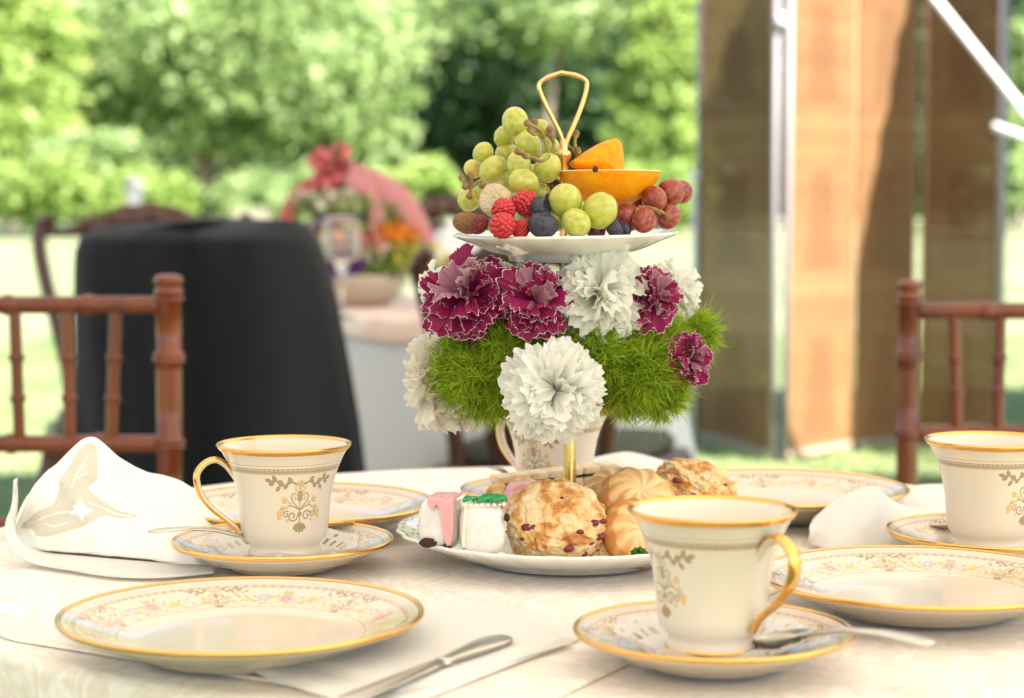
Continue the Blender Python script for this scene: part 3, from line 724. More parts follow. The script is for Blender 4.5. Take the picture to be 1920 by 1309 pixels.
def stempart(parent, pts, r=.0011, tip=True):
    ps = smooth_path([p-parent.location for p in pts], 5); rad = [r*(1+.35*max(0, math.sin(i*1.1)))*(1.0 if i < len(ps)-3 else 1.5) for i in range(len(ps))]
    V, Fc = sweep(ps, rad, 8); so_ = put('stem', mesh('stem', V, Fc, M_stem), parent)
    if tip:
        V, Fc = ball(ps[-1], r*2.1, nu=8, nv=6, disp=lambda v: 1+.3*noise.noise(v*3)); put('stem_tip', mesh('stem_tip', V, Fc, M_stemtip), so_)
for pts in ([(1040,300,-.014),(1026,278,-.018),(1018,252,-.022),(1003,238,-.03),(988,231,-.030)], [(1022,262,-.018),(1010,250,-.024),(1000,252,-.03),(994,243,-.03)], [(1020,255,-.02),(1026,245,-.022),(1030,242,-.022)],
            [(1012,250,-.02),(1006,238,-.022),(1003,228,-.022)], [(1034,292,-.016),(1038,268,-.014),(1030,252,-.02)], [(1005,300,-.034),(985,292,-.038),(970,284,-.042)], [(1030,292,-.034),(1016,302,-.04),(1000,296,-.042),(985,292,-.042)],
            [(905,336,-.02),(890,346,-.024),(880,352,-.026),(872,345,-.028),(866,333,-.028)], [(880,352,-.026),(884,340,-.028),(882,328,-.028)], [(882,352,-.026),(882,362,-.028),(880,368,-.03)], [(872,345,-.027),(870,352,-.028),(872,350,-.03)], [(905,334,-.018),(908,344,-.024),(904,348,-.026)],
            [(1082,300,.012),(1080,285,.008),(1078,265,.006),(1081,250,.006)], [(1080,286,.008),(1086,290,.004),(1084,282,.004)], [(1062,272,.01),(1072,278,.008),(1079,284,.008)]):
    stempart(gb, [at(x, y, SY+dy) for x, y, dy in pts])
for (x, y, r, dy, lb) in [(1060,377,32,-.050,'large green grape loose below the left end of the orange half'), (1125,395,33,-.052,'largest loose green grape below the middle of the orange half'), (1080,418,27,-.062,'small loose green grape on the plate rim between two larger ones'), (1040,413,22,-.046,'green grape half hidden between the blueberries and the loose grapes')]:
    berry('grape', M_grape, x, y, r, dy, label=lb, group='loose green grapes', seed=int(x))
rb = thing('red_grape_bunch', 'small bunch of red grapes at the right end of the fruit plate', 'grapes', tuple(at(1235, 425, SY)))
for i, (x, y, r, dy) in enumerate([(1227,374,24,-.018),(1257,361,26,-.002),(1278,360,21,.012),(1208,413,23,-.034),(1253,406,23,-.012),(1177,408,25,-.022),(1205,386,20,.008)]): berry('grape', M_redg, x, y, r, dy, rb, seed=i)
for pts in ([(1238,396,-.034),(1245,400,-.036),(1255,408,-.040)], [(1200,392,-.03),(1215,388,-.03),(1236,398,-.034)], [(1192,398,-.032),(1200,390,-.03)]): stempart(rb, [at(x, y, SY+dy) for x, y, dy in pts], .0009)
for (x, y, r, dy, lb) in [(1032,352,20,.006,'dark red grape tucked behind the green grapes under the orange'), (1118,433,18,-.04,'dark red grape low behind the loose green grapes')]: berry('grape', M_darkg, x, y, r, dy, label=lb, group='dark grapes', seed=3)
# blueberries: squashed balls with a crown ring
V, Fc = ball((0,0,0), 1, 1, .84, 28, 18, disp=lambda v: 1+.02*noise.noise(v*2)-(.32*max(0, (v.z-.88))*8 if v.z > .88 else 0)); BB = mesh('skin', V, Fc, M_blue)
mb = MB()
for k in range(5):
    a = k*2*math.pi/5; mb.add([(.3*math.cos(a-.35), .3*math.sin(a-.35), .74), (.3*math.cos(a+.35), .3*math.sin(a+.35), .74), (.42*math.cos(a), .42*math.sin(a), .92), (.22*math.cos(a), .22*math.sin(a), .78)], [(0,1,2),(0,3,1),(0,2,3),(1,3,2)])
BC = mesh('crown', mb.V, mb.F, M_blue)
for (x, y, r, dy, rot, lb) in [(1013,389,22,-.052,(.6,1.2,0),'upper blueberry beside the right raspberry'), (1018,422,29,-.066,(.3,-.2,1),'larger blueberry at the plate rim left of the green grapes'), (1152,427,19,-.05,(.9,.5,1),'blueberry behind the largest loose green grape'), (1172,430,14,-.036,(1.2,-.6,2),'small blueberry half hidden below the orange by the red grapes'), (1036,372,15,-.034,(0,0,0),'blueberry peeking out behind the upper left loose grape')]:
    Y = SY+dy; r_ = r*Y/F; o = thing('blueberry', lb, 'blueberry', tuple(at(x, y, Y)), group='blueberries on the fruit plate', rot=rot); o.scale = (r_, r_, r_); put('skin', BB, o); put('crown', BC, o)
# raspberries
mb = MB(); k = 0
for i in range(11):
    ph = math.pi*(i+.6)/11.5; rr_ = .78*math.sin(ph)**.8+.0; n = max(3, int(2*math.pi*rr_/.34))
    for j in range(n):
        t = 2*math.pi*(j+.5*(i % 2))/n; s_ = .225*(1+.15*random.uniform(-1, 1)); V, Fc = ball((rr_*math.cos(t), rr_*math.sin(t), .95*math.cos(ph)), s_, nu=9, nv=7); mb.add(V, Fc)
V, Fc = ball((0,0,0), .76, .76, .9, 16, 10); mb.add(V, Fc)
RB = [mesh('raspberry', mb.V, mb.F, m_) for m_ in (M_rasp, M_raspD)]
for (x, y, r, dy, rot, mi_, lb) in [(944,395,27,-.056,(1.0,.4,0),0,'left of the two upper raspberries below the banana'), (988,383,29,-.046,(.5,-.8,0),0,'highest raspberry beside the upper blueberry'), (942,423,29,-.068,(1.2,1.3,0),0,'large raspberry in front on the plate rim'), (977,430,19,-.060,(.2,.4,1),0,'small raspberry between the front raspberry and the large blueberry'), (898,421,19,-.058,(.3,.8,0),1,'dark bruised raspberry at the left of the plate'), (1008,405,14,-.04,(.3,.8,0),1,'dark raspberry peeking out between the blueberries')]:
    Y = SY+dy; r_ = r*.88*Y/F; o = put('raspberry', RB[mi_], loc=tuple(at(x, y, Y)), rot=rot); o.scale = (r_, r_, r_); tag(o, lb, 'raspberry', 'raspberries on the fruit plate')
# banana chunk
M_ban = mat('banana_flesh', (.70, .56, .34), .5, sss=.3, sssr=SSR); noisec(M_ban, 2.5, [(.3, (.72,.52,.28)), (.55, (.80,.68,.46)), (.8, (.62,.40,.18))], 4); nbump(M_ban, 8, .6, .04)
pr = []; 
def bz(v):
    return 1+.03*noise.noise(v*3)
V, Fc, _ = lathe([(0, -.9), (.55, -.93), (.88, -.86), (.97, -.6), (1, 0), (.97, .6), (.88, .86), (.6, .92), (.3, .88), (.12, .93), (0, .85)], 36, rmod=lambda t, i: (1+.035*math.cos(3*t)+.015*math.sin(7*t+i), .02*math.sin(2*t)))
Y = SY-.040; r_ = 31*Y/F; o = put('banana_chunk', mesh('banana_chunk', V, Fc, M_ban), loc=tuple(at(932, 377, Y)), rot=(R(74), 0, R(-24))); o.scale = (r_, r_, r_*.8); tag(o, 'thick pale banana slice standing below the green grapes', 'banana slice')
# brown fruit wedge at far left (kiwi skin)
M_kiwi = mat('kiwi_skin', (.30, .15, .06), .7); noisec(M_kiwi, 6, [(.3, (.22,.10,.035)), (.6, (.38,.20,.08)), (.8, (.5,.3,.14))], 6); nbump(M_kiwi, 30, .6, .02)
V, Fc = ball((0,0,0), 1, .75, .85, 24, 16, disp=lambda v: 1+.05*noise.noise(v*2)); V = [Vector((v.x if v.x < .55 else .55+(v.x-.55)*.1, v.y, v.z)) for v in V]
Y = SY-.036; r_ = 30*Y/F; o = put('kiwi_chunk', mesh('kiwi_chunk', V, Fc, M_kiwi), loc=tuple(at(878, 418, Y)), rot=(0, R(10), R(-10))); o.scale = (r_, r_, r_*.82); tag(o, 'brown skinned fruit chunk at the left end of the fruit plate', 'fruit chunk')
# orange pieces
M_skin = mat('orange_skin', (.90, .30, .004), .45, spec=.3); noisec(M_skin, 3, [(.3, (.88,.25,.001)), (.6, (.93,.35,.003)), (.8, (.95,.44,.008))], 4); vbump(M_skin, 20, .16, .02); nbump(M_skin, 4, .08, .03)
M_pith = mat('orange_pith', (.86, .78, .52), .6)
M_pulp = mat('orange_pulp', (.90, .42, .03), .3, sss=.3, sssr=SSR, coat=.2); noisec(M_pulp, 6, [(.3, (.85,.30,.01)), (.7, (.93,.52,.05))], 4, vs=(1, 1, 1)); vbump(M_pulp, 8, .5, .03)
def orange_half(cap=.72, nseg=64):
    """spherical cap, opening up (+z); radius 1 at the cut; depth cap"""
    Rr = (1+cap*cap)/(2*cap); zc_ = Rr-cap; skin = []
    for i in range(17):
        a = math.asin(1/Rr)*i/16; skin.append((Rr*math.sin(a), -(Rr*math.cos(a)-zc_)))
    skin = [(r, z) for r, z in skin]
    Vs, Fs, _ = lathe(skin, nseg); Vr, Fr, _ = lathe([(1, 0), (.985, .012), (.90, .010)], nseg); Vp, Fp, _ = lathe([(.90, .009), (.88, -.004), (.3, -.02), (.05, -.02), (0, 0)], nseg, rmod=lambda t, i: (1, -.025*(abs(math.sin(5*t))**8) if i in (1, 2) else 0))
    Vs2 = [Vector(v)*(1+.008*noise.noise(Vector(v)*6)) for v in Vs]
    return (Vs2, Fs), (Vr, Fr), (Vp, Fp)
def lune(ang, n=30, mseg=22):
    """orange wedge: skin lune about the y axis from angle -ang/2 to ang/2, two flat faces"""
    Vs, Fs, _ = grid(n, mseg, lambda u, v: Vector((math.sin(math.pi*v)*math.sin(ang*(u-.5)), math.cos(math.pi*v), math.sin(math.pi*v)*math.cos(ang*(u-.5)))))
    fl = []
    for sgn in (-.5, .5):
        mbp, mbr = MB(), MB()
        pts = [Vector((math.sin(math.pi*v/28)*math.sin(ang*sgn), math.cos(math.pi*v/28), math.sin(math.pi*v/28)*math.cos(ang*sgn))) for v in range(29)]
        for a, b in zip(pts, pts[1:]):
            mbr.add([a, b, b*.93, a*.93], [(0, 1, 2, 3)]); mbp.add([a*.93, b*.93, Vector((0, 0, 0))], [(0, 1, 2)])
        fl.append((mbr, mbp))
    return (Vs, Fs), fl
Y = SY-.004; r_ = 97.5*Y/F
oh = thing('orange_half', 'half orange lying skin down with its cut face up, a clove on the rim', 'orange', tuple(at(1142, 322, Y)), rot=(R(-1), R(0), 0)); oh.scale = (r_, r_, r_)
(a1, a2, a3) = orange_half(.70); put('skin', mesh('skin', *a1, M_skin), oh); put('pith', mesh('pith', *a2, M_pith), oh); put('pulp', mesh('pulp', *a3, M_pulp), oh)
V, Fc = ball((0, 0, 0), .055, .05, .06, 8, 6, disp=lambda v: 1+.5*noise.noise(v*3)); M_clove = mat('clove', (.07, .035, .02), .8)
put('clove', mesh('clove', V, Fc, M_clove), oh, loc=(-.30, -.94, .02))
Y = SY+.004; r_ = 62*Y/F
ow = thing('orange_wedge', 'orange wedge resting skin outward on top of the orange half', 'orange', tuple(at(1128, 325, Y)), rot=Euler((R(62), R(-32), R(12)), 'XYZ')); ow.scale = (r_, r_, r_)
# custom wedge from its outline: skin bulging to the viewer, flat cut faces behind
ow.rotation_euler = (0, 0, 0)
outl = [(-.98, .28), (-.80, .44), (-.45, .68), (-.10, .88), (.22, 1.0), (.47, 1.03), (.60, .86), (.66, .55), (.68, .10), (.66, -.15), (.2, -.14), (-.35, .02), (-.80, .14)]
O2 = smooth_path([(x, 0, z) for x, z in outl], 4, closed=True); cen = Vector((.12, 0, .38)); V = []; K_ = 10; n = len(O2)
for k in range(K_+1):
    s_ = k/K_
    for p in O2: q = cen+(p-cen)*s_; V.append((q.x, -.52*math.sqrt(max(0, 1-s_*s_)), q.z))
Fc = [(k*n+j, k*n+(j+1) % n, (k+1)*n+(j+1) % n, (k+1)*n+j) for k in range(K_) for j in range(n)]
put('skin', mesh('skin', V, [f[::-1] for f in Fc], M_skin), ow)
V = [(p.x, 0, p.z) for p in O2]+[tuple(Vector((0, .02, 0))+cen+(p-cen)*.9) for p in O2]+[(cen.x+.1, .38, cen.z)]
put('pith', mesh('pith', V[:2*n], [(j, n+j, n+(j+1) % n, (j+1) % n) for j in range(n)], M_pith), ow)
put('pulp', mesh('pulp', V[n:], [(j, n, (j+1) % n) for j in range(n)], M_pulp), ow)
# ------------------------------------------------------------------ pastries on the lower plate
PZ = OZ+.008
M_scone = mat('baked_scone', (.70, .46, .20), .75, sss=.1, sssr=SSR)
tcz = node(M_scone, 'ShaderNodeTexNoise', Scale=48.0, Detail=9.0, Roughness=.72); link(M_scone, coords(M_scone), tcz.inputs[0])
geo = node(M_scone, 'ShaderNodeNewGeometry'); sx_ = node(M_scone, 'ShaderNodeVertexColor'); sx_.layer_name = 'bake'
ad = node(M_scone, 'ShaderNodeMath', operation='MULTIPLY_ADD'); ad.inputs[1].default_value = .42; link(M_scone, sx_.outputs[0], ad.inputs[0]); link(M_scone, tcz.outputs[0], ad.inputs[2])
setcol(M_scone, ramp(M_scone, ad.outputs[0], [(.46, (.78,.66,.47)), (.62, (.78,.57,.31)), (.75, (.72,.41,.15)), (.92, (.50,.20,.05))])); nbump(M_scone, 110, .9, .004, 8); nbump(M_scone, 600, .5, .0008)
M_cran = mat('dried_cranberry', (.17, .012, .02), .45, coat=.2); M_zest = mat('orange_zest', (.86, .50, .03), .5)
def bake(me, fn):
    a = me.color_attributes.new('bake', 'FLOAT_COLOR', 'POINT')
    for i, v in enumerate(me.vertices): b = fn(v.co); a.data[i].color = (b, b, b, 1)
def scone(label, loc, rx, ry, rz, rot, seed, crans, zests=()):
    def sq(v):
        e = .62
        return 1/((abs(v.x)**2+abs(v.y)**2)**(1/e/1)+abs(v.z)**(2/e))**(e/2)
    def dsp(v):
        b = sq(v); s = Vector((seed, 0, 0))
        n_ = noise.fractal(v*1.9+s, .7, 2, 5)*.075+noise.fractal(v*6+s, .7, 2, 4)*.045+noise.fractal(v*18+s, .7, 2, 3)*.018
        cr = abs(noise.noise(v*2.3+s*2)); crack = -.12*max(0, 1-cr/.07)*(1-abs(v.z)*.5)
        return b*(1+n_+crack)
    V, Fc = ball((0,0,0), rx, ry, rz, 190, 120, disp=dsp)
    t = thing('scone', label, 'scone', tuple(loc), group='cranberry scones', rot=rot)
    me = mesh('crumb', V, Fc, M_scone); bake(me, lambda c: max(0, min(1, .16+.30*max(0, c.z/rz)+(.25 if c.z < -rz*.72 else 0)+1.1*max(-.1, noise.fractal(Vector(c)*85+Vector((seed, 0, 0)), .7, 2, 4))))); put('crumb', me, t)
    for k, (th, ph, s) in enumerate(crans+tuple()):
        v = Vector((math.sin(th)*math.cos(ph), math.sin(th)*math.sin(ph), math.cos(th))); f = dsp(v); p = Vector((v.x*rx*f, v.y*ry*f, v.z*rz*f))*.985
        Vc, Fcc = ball(p, s*1.6, s*1.1, s*.9, 12, 8, disp=lambda q: 1+.35*noise.noise(q*2.2+Vector((k*3+seed, 0, 0)))); put('cranberry', mesh('cranberry', Vc, Fcc, M_cran), t)
    for k, (th, ph, s) in enumerate(zests):
        v = Vector((math.sin(th)*math.cos(ph), math.sin(th)*math.sin(ph), math.cos(th))); f = dsp(v); p = Vector((v.x*rx*f, v.y*ry*f, v.z*rz*f))*.985
        Vc, Fcc = ball(p, s*1.2, s*.8, s*.6, 8, 6, disp=lambda q: 1+.3*noise.noise(q*3)); put('orange_zest', mesh('orange_zest', Vc, Fcc, M_zest), t)
    return t
# leaning on the rim, its top turned to the viewer
fr = -math.pi/2
scone('round golden cranberry scone leaning at the front of the lower plate', at(1041, 983, 1.303), .0325, .0290, .0200, (R(50), R(-4), R(4)), 3.3,
      ((.72, fr-1.05, .0024), (.62, fr-.90, .0017), (.30, fr+2.6, .0013), (.98, fr+.18, .0024), (1.22, fr+.74, .0021), (1.30, fr+1.02, .0024), (.86, fr+1.15, .0022), (1.02, fr+1.30, .0017), (1.48, fr-.42, .0027), (1.36, fr-.34, .0018), (.70, fr+.62, .0016), (1.42, fr+.50, .0017), (.98, fr-.92, .0014)),
      ((1.5, fr-.02, .0017), (1.0, fr-.1, .0012), (1.2, fr+.15, .0014), (1.6, fr+.2, .0014), (1.3, fr-.8, .0012)))
scone('pale cranberry scone at the back right of the lower plate', at(1302, 922, 1.405), .030, .026, .0185, (R(20), R(12), R(12)), 8.1,
      ((.9, fr-.9, .0022), (.7, fr+.8, .0014), (1.3, fr+.2, .0016), (1.1, fr-.3, .0013)), ((.9, fr-.1, .0017), (.6, fr+.4, .0014), (1.2, fr-.5, .0014)))
scone('pale crumbly scone half hidden low between the front scone and the cookies', at(1133, 1032, 1.325), .021, .018, .013, (R(10), 0, 0), 5.5, ((1.1, fr-.3, .0012), (1.2, fr+.3, .0012)))
# swirl cookies
M_cook = mat('butter_cookie', (.75, .48, .22), .7, sss=.1, sssr=SSR)
cn = node(M_cook, 'ShaderNodeVertexColor'); cn.layer_name = 'bake'; cnn = node(M_cook, 'ShaderNodeTexNoise', Scale=120.0, Detail=6.0); link(M_cook, coords(M_cook), cnn.inputs[0])
ad = node(M_cook, 'ShaderNodeMath', operation='MULTIPLY_ADD'); ad.inputs[1].default_value = .35; link(M_cook, cnn.outputs[0], ad.inputs[0]); link(M_cook, cn.outputs[0], ad.inputs[2])
setcol(M_cook, ramp(M_cook, ad.outputs[0], [(.15, (.83,.66,.40)), (.5, (.80,.52,.24)), (.8, (.70,.36,.12)), (1.0, (.55,.23,.06))])); nbump(M_cook, 380, .6, .001, 6)
def swirl(label, loc, r, rot, seed=0, arms=9, hgt=.5, name='swirl_cookie', m=M_cook, twist=3.2):
    def h(rad, t):
        base = (1-rad**2.6)**.75 if rad < 1 else 0
        rid = (.5+.5*math.cos(arms*t-twist*rad*2+seed))
        return base*hgt*(.78+.26*rid*(min(1, rad*1.8)))*(1+.06*noise.noise(Vector((rad*4*math.cos(t), rad*4*math.sin(t), seed)))), rid
    V = []; bk = []; NR, NT = 26, 108
    V.append((0, 0, hgt*.86)); bk.append(.55)
    for i in range(1, NR+1):
        rad = (i/NR)
        for j in range(NT):
            t = 2*math.pi*j/NT; z, rid = h(min(rad, .9999), t); ro = rad*(1+.035*math.cos(arms*t-twist*2+seed)*rad)
            V.append((ro*math.cos(t), ro*math.sin(t), z)); bk.append(.10+.55*rid*rad+(.35 if i > NR-5 else 0)+(.22*rad))
    for j in range(NT): t = 2*math.pi*j/NT; V.append((.96*math.cos(t), .96*math.sin(t), -.20)); bk.append(.9)
    V.append((0, 0, -.22)); bk.append(.8)
    Fc = [(0, 1+j, 1+(j+1) % NT) for j in range(NT)]
    for i in range(NR): Fc += [(1+i*NT+j, 1+(i+1)*NT+j, 1+(i+1)*NT+(j+1) % NT, 1+i*NT+(j+1) % NT) for j in range(NT)]
    Fc += [(len(V)-1, 1+NR*NT+(j+1) % NT, 1+NR*NT+j) for j in range(NT)]
    me = mesh(name, [(x*r, y*r, z*r) for x, y, z in V], Fc, m); a = me.color_attributes.new('bake', 'FLOAT_COLOR', 'POINT')
    for i, b in enumerate(bk): a.data[i].color = (b, b, b, 1)
    o = put(name, me, loc=tuple(loc), rot=rot); return tag(o, label, 'cookie', 'piped swirl cookies')
swirl('upper swirl cookie leaning between the stem and the back scone', at(1198, 935, 1.345), .0270, (R(40), R(10), R(0)), .4)
swirl('darker swirl cookie tucked behind the upper one, right of the brass stem', at(1152, 925, 1.385), .0245, (R(35), R(-12), 0), 1.2)
swirl('lower swirl cookie standing on edge, half hidden by the nearest cup', at(1188, 1000, 1.318), .0240, (R(66), R(32), R(20)), 2.2)
swirl('small pale twisted cookie beside the brass stem behind the front scone', at(982, 925, 1.395), .0140, (R(40), R(-10), R(10)), 1.9, arms=5, hgt=.8, twist=1.5)
swirl('small pale twisted cookie just behind the green topped petit four', at(940, 932, 1.40), .0120, (R(30), R(-10), R(60)), 3.1, arms=5, hgt=.8, twist=1.5)
# sandwich finger biscuits with jam
M_wafer = mat('pale_wafer', (.78, .62, .40), .7); noisec(M_wafer, 100, [(.3, (.70,.50,.28)), (.6, (.82,.68,.46))], 5); nbump(M_wafer, 300, .5, .001)
M_jam = mat('dark_jam', (.05, .008, .012), .2, coat=.5)
fa, fb = at(925, 920, 1.42), at(1150, 893, 1.45); fd = fb-fa
fg = thing('finger_biscuit', 'long pale sandwich biscuit with dark jam behind the brass stem', 'biscuit', tuple(fa))
def bar(z0, z1, wd, nm, m, ns=7):
    def pf(t): return fd*t
    for k in range(ns if nm == 'wafer' else 1):
        mbx = MB(); t0, t1 = (k/ns, (k+.97)/ns) if nm == 'wafer' else (.02, .97)
        c = fd*((t0+t1)/2)+Vector((0, 0, (z0+z1)/2)); q = fd.to_track_quat('X', 'Z').to_matrix()
        V, Fc = box(c, (fd.length*(t1-t0), wd, z1-z0), q, .0009)
        V = [q @ (q.inverted() @ (v-c))+c for v in V]
        mbx.add(V, Fc); mbx.build(nm, m, fg)
bar(-.002, .0035, .019, 'wafer', M_wafer); bar(.0036, .0052, .0185, 'jam_layer', M_jam); bar(.0053, .0105, .019, 'wafer', M_wafer)
# petits fours
M_glaze = mat('white_sugar_glaze', (.76, .73, .69), .3, sss=.25, sssr=SSR, coat=.35); noisec(M_glaze, 60, [(.34, (.68,.65,.62)), (.5, (.77,.74,.70)), (.7, (.82,.79,.74))], 3); nbump(M_glaze, 90, .25, .002, 3)
M_pink = mat('pink_icing', (.80, .36, .38), .3, sss=.25, sssr=SSR, coat=.3); nbump(M_pink, 120, .3, .0015)
M_choc = mat('chocolate_cake', (.05, .022, .014), .85); nbump(M_choc, 500, 1, .002)
M_green = mat('green_icing', (.01, .30, .09), .3, coat=.3, sss=.1)
M_cicing = mat('cream_icing', (.82, .77, .58), .45, sss=.2, sssr=SSR); nbump(M_cicing, 400, .3, .0006)
def cakebody(sx, sy, sz, seed):
    def f(v):
        e = 3.2; k = (abs(v.x)**e+abs(v.y)**e+abs(v.z)**e)**(-1/e)
        return k*(1+.022*noise.fractal(v*2.2+Vector((seed, 0, 0)), .6, 2, 4)+.008*noise.noise(v*8))
    V, Fc = ball((0,0,0), 1, 1, 1, 72, 48, disp=f)
    out = []
    for v in V:
        tp = 1-.09*(v.z+1)/2; fl = 1+.07*max(0, -.8-v.z)*4
        out.append(Vector((v.x*sx*tp*fl, v.y*sy*tp*fl, (v.z+1)*sz)))
    return out, Fc
def petit(label, px, pyb, Y, sx, sy, sz, rz_, seed, kind):
    p = at(px, pyb, Y); t = thing('petit_four', label, 'petit four', (p.x, p.y, max(p.z, PZ)), rotz=rz_, group='glazed petits fours')
    V, Fc = cakebody(sx, sy, sz, seed); put('glaze', mesh('glaze', V, Fc, M_glaze if kind != 'pinkall' else M_pink), t)
    if kind == 'pink':
        # pink icing poured over the top right and running down
        def cap(u, v):
            x = (-.35+1.33*u)*sx*.93; s = v
            # path over top then down front
            if s < .5: y = (.6-1.5*(s/.5))*sy*.92; z = 2*sz+.0012
            else:
                q = (s-.5)/.5; L = (.12+.74*math.exp(-((u-.80)/.24)**4)+.12*math.sin(u*9)**2+.10*math.exp(-((u-.74)/.05)**2))
                y = -sy*(.93+.07*q*L)-.0016; z = 2*sz-q*L*2*sz*.93+.0006
            return Vector((x, y-.0004, z+.0008*noise.noise(Vector((u*6, v*6, seed)))))
        V, Fc, _ = grid(40, 40, cap); o = put('pink_icing', mesh('pink_icing', V, Fc, M_pink), t); md = o.modifiers.new('thick', 'SOLIDIFY'); md.thickness = .0016; md.offset = 0
        o2 = o.modifiers.new('s', 'SUBSURF'); o2.levels = 0; o2.render_levels = 1
        V, Fc = ball((-sx*.35, -sy*.97, .0050), .0058, .0022, .0032, 14, 9, disp=lambda v: 1+.3*noise.noise(v*2.4)); put('bare_cake', mesh('bare_cake', V, Fc, M_choc), t)
        V, Fc = ball((sx*.55, -sy*1.01, .003), .003, .002, .0025, 10, 7, disp=lambda v: 1+.3*noise.noise(v*2.4)); put('bare_cake', mesh('bare_cake', V, Fc, M_choc), t)
    if kind == 'green':
        mbx = MB(); random.seed(5)
        for k in range(7):
            cx, cy = random.uniform(-.6, .75)*sx, random.uniform(-.7, .3)*sy; ps_ = [Vector((cx+.0025*math.cos(a*1.1)*(1+.2*a), cy+.0022*math.sin(a*1.1), 2*sz+.001+.0009*(a % 3))) for a in range(7)]
            V, Fc = sweep(smooth_path(ps_, 3), .00125, 8); mbx.add(V, Fc)
        mbx.build('green_icing_curls', M_green, t)
        mbx = MB()
        for k in range(26):
            a = (k/26)*2*math.pi; x = .86*sx*max(-1, min(1, 1.35*math.cos(a))); y = .86*sy*max(-1, min(1, 1.35*math.sin(a))); V, Fc = ball((x*.95, y*.95, 2*sz-.0012), .0012*random.uniform(.7, 1.3), nu=8, nv=6); mbx.add(V, Fc)
        for (x, z) in ((.6, .06), (.75, .05), (-.6, .05)):
            V, Fc = ball((x*sx, -sy*1.03, z*sz*2+.001), .0013, nu=8, nv=6); mbx.add(V, Fc)
        mbx.build('icing_beads', M_cicing, t)['kind'] = 'stuff'
        V, Fc = sweep(smooth_path([(-sx*.85, -sy*.95, 2*sz*.95), (-sx*.93, -sy*.99, sz*1.3), (-sx*.97, -sy*1.0, sz*.7), (-sx*.96, -sy*1.0, .008)], 6), .0008, 8); put('icing_drip', mesh('icing_drip', V, Fc, M_cicing), t)
        V, Fc = ball((sx*.95, -sy*.75, sz*1.45), .002, .0016, .0028, 8, 6, disp=lambda v: 1+.3*noise.noise(v*3)); put('bare_cake', mesh('bare_cake', V, Fc, M_choc), t)
petit('petit four at the left with pink icing running down its white glaze', 827, 1026, 1.300, .0145, .0145, .0170, R(-14), 1, 'pink')
petit('white glazed petit four topped with green icing curls', 904, 1040, 1.285, .0152, .0150, .0178, R(10), 4, 'green')
petit('pink petit four half hidden behind the green topped one and the front scone', 985, 985, 1.345, .0145, .0145, .0150, R(20), 8, 'pinkall')
# parsley sprig
M_pars = mat('parsley', (.06, .20, .02), .5, transl=.25)
mb = MB(); random.seed(3)
for k in range(140):
    a, b = random.uniform(0, 6.28), random.uniform(0, 1.5); r_ = .006*random.random()**.4; c = Vector((r_*math.cos(a)*math.sin(b), r_*math.sin(a)*math.sin(b), r_*math.cos(b)))
    q = Euler((random.uniform(0, 6), random.uniform(0, 6), 0)).to_matrix(); s_ = .0012; mb.add([c+q @ Vector(v)*s_ for v in ((-1,-.6,0),(1,-.6,.3),(.7,.9,0),(-.5,1,.4))], [(0,1,2,3)])
pq = at(1199, 1044, 1.285); o = mb.build('parsley_sprig', M_pars, loc=(pq.x, pq.y, pq.z)); tag(o, 'tiny curly parsley sprig under the lower swirl cookie', 'parsley')

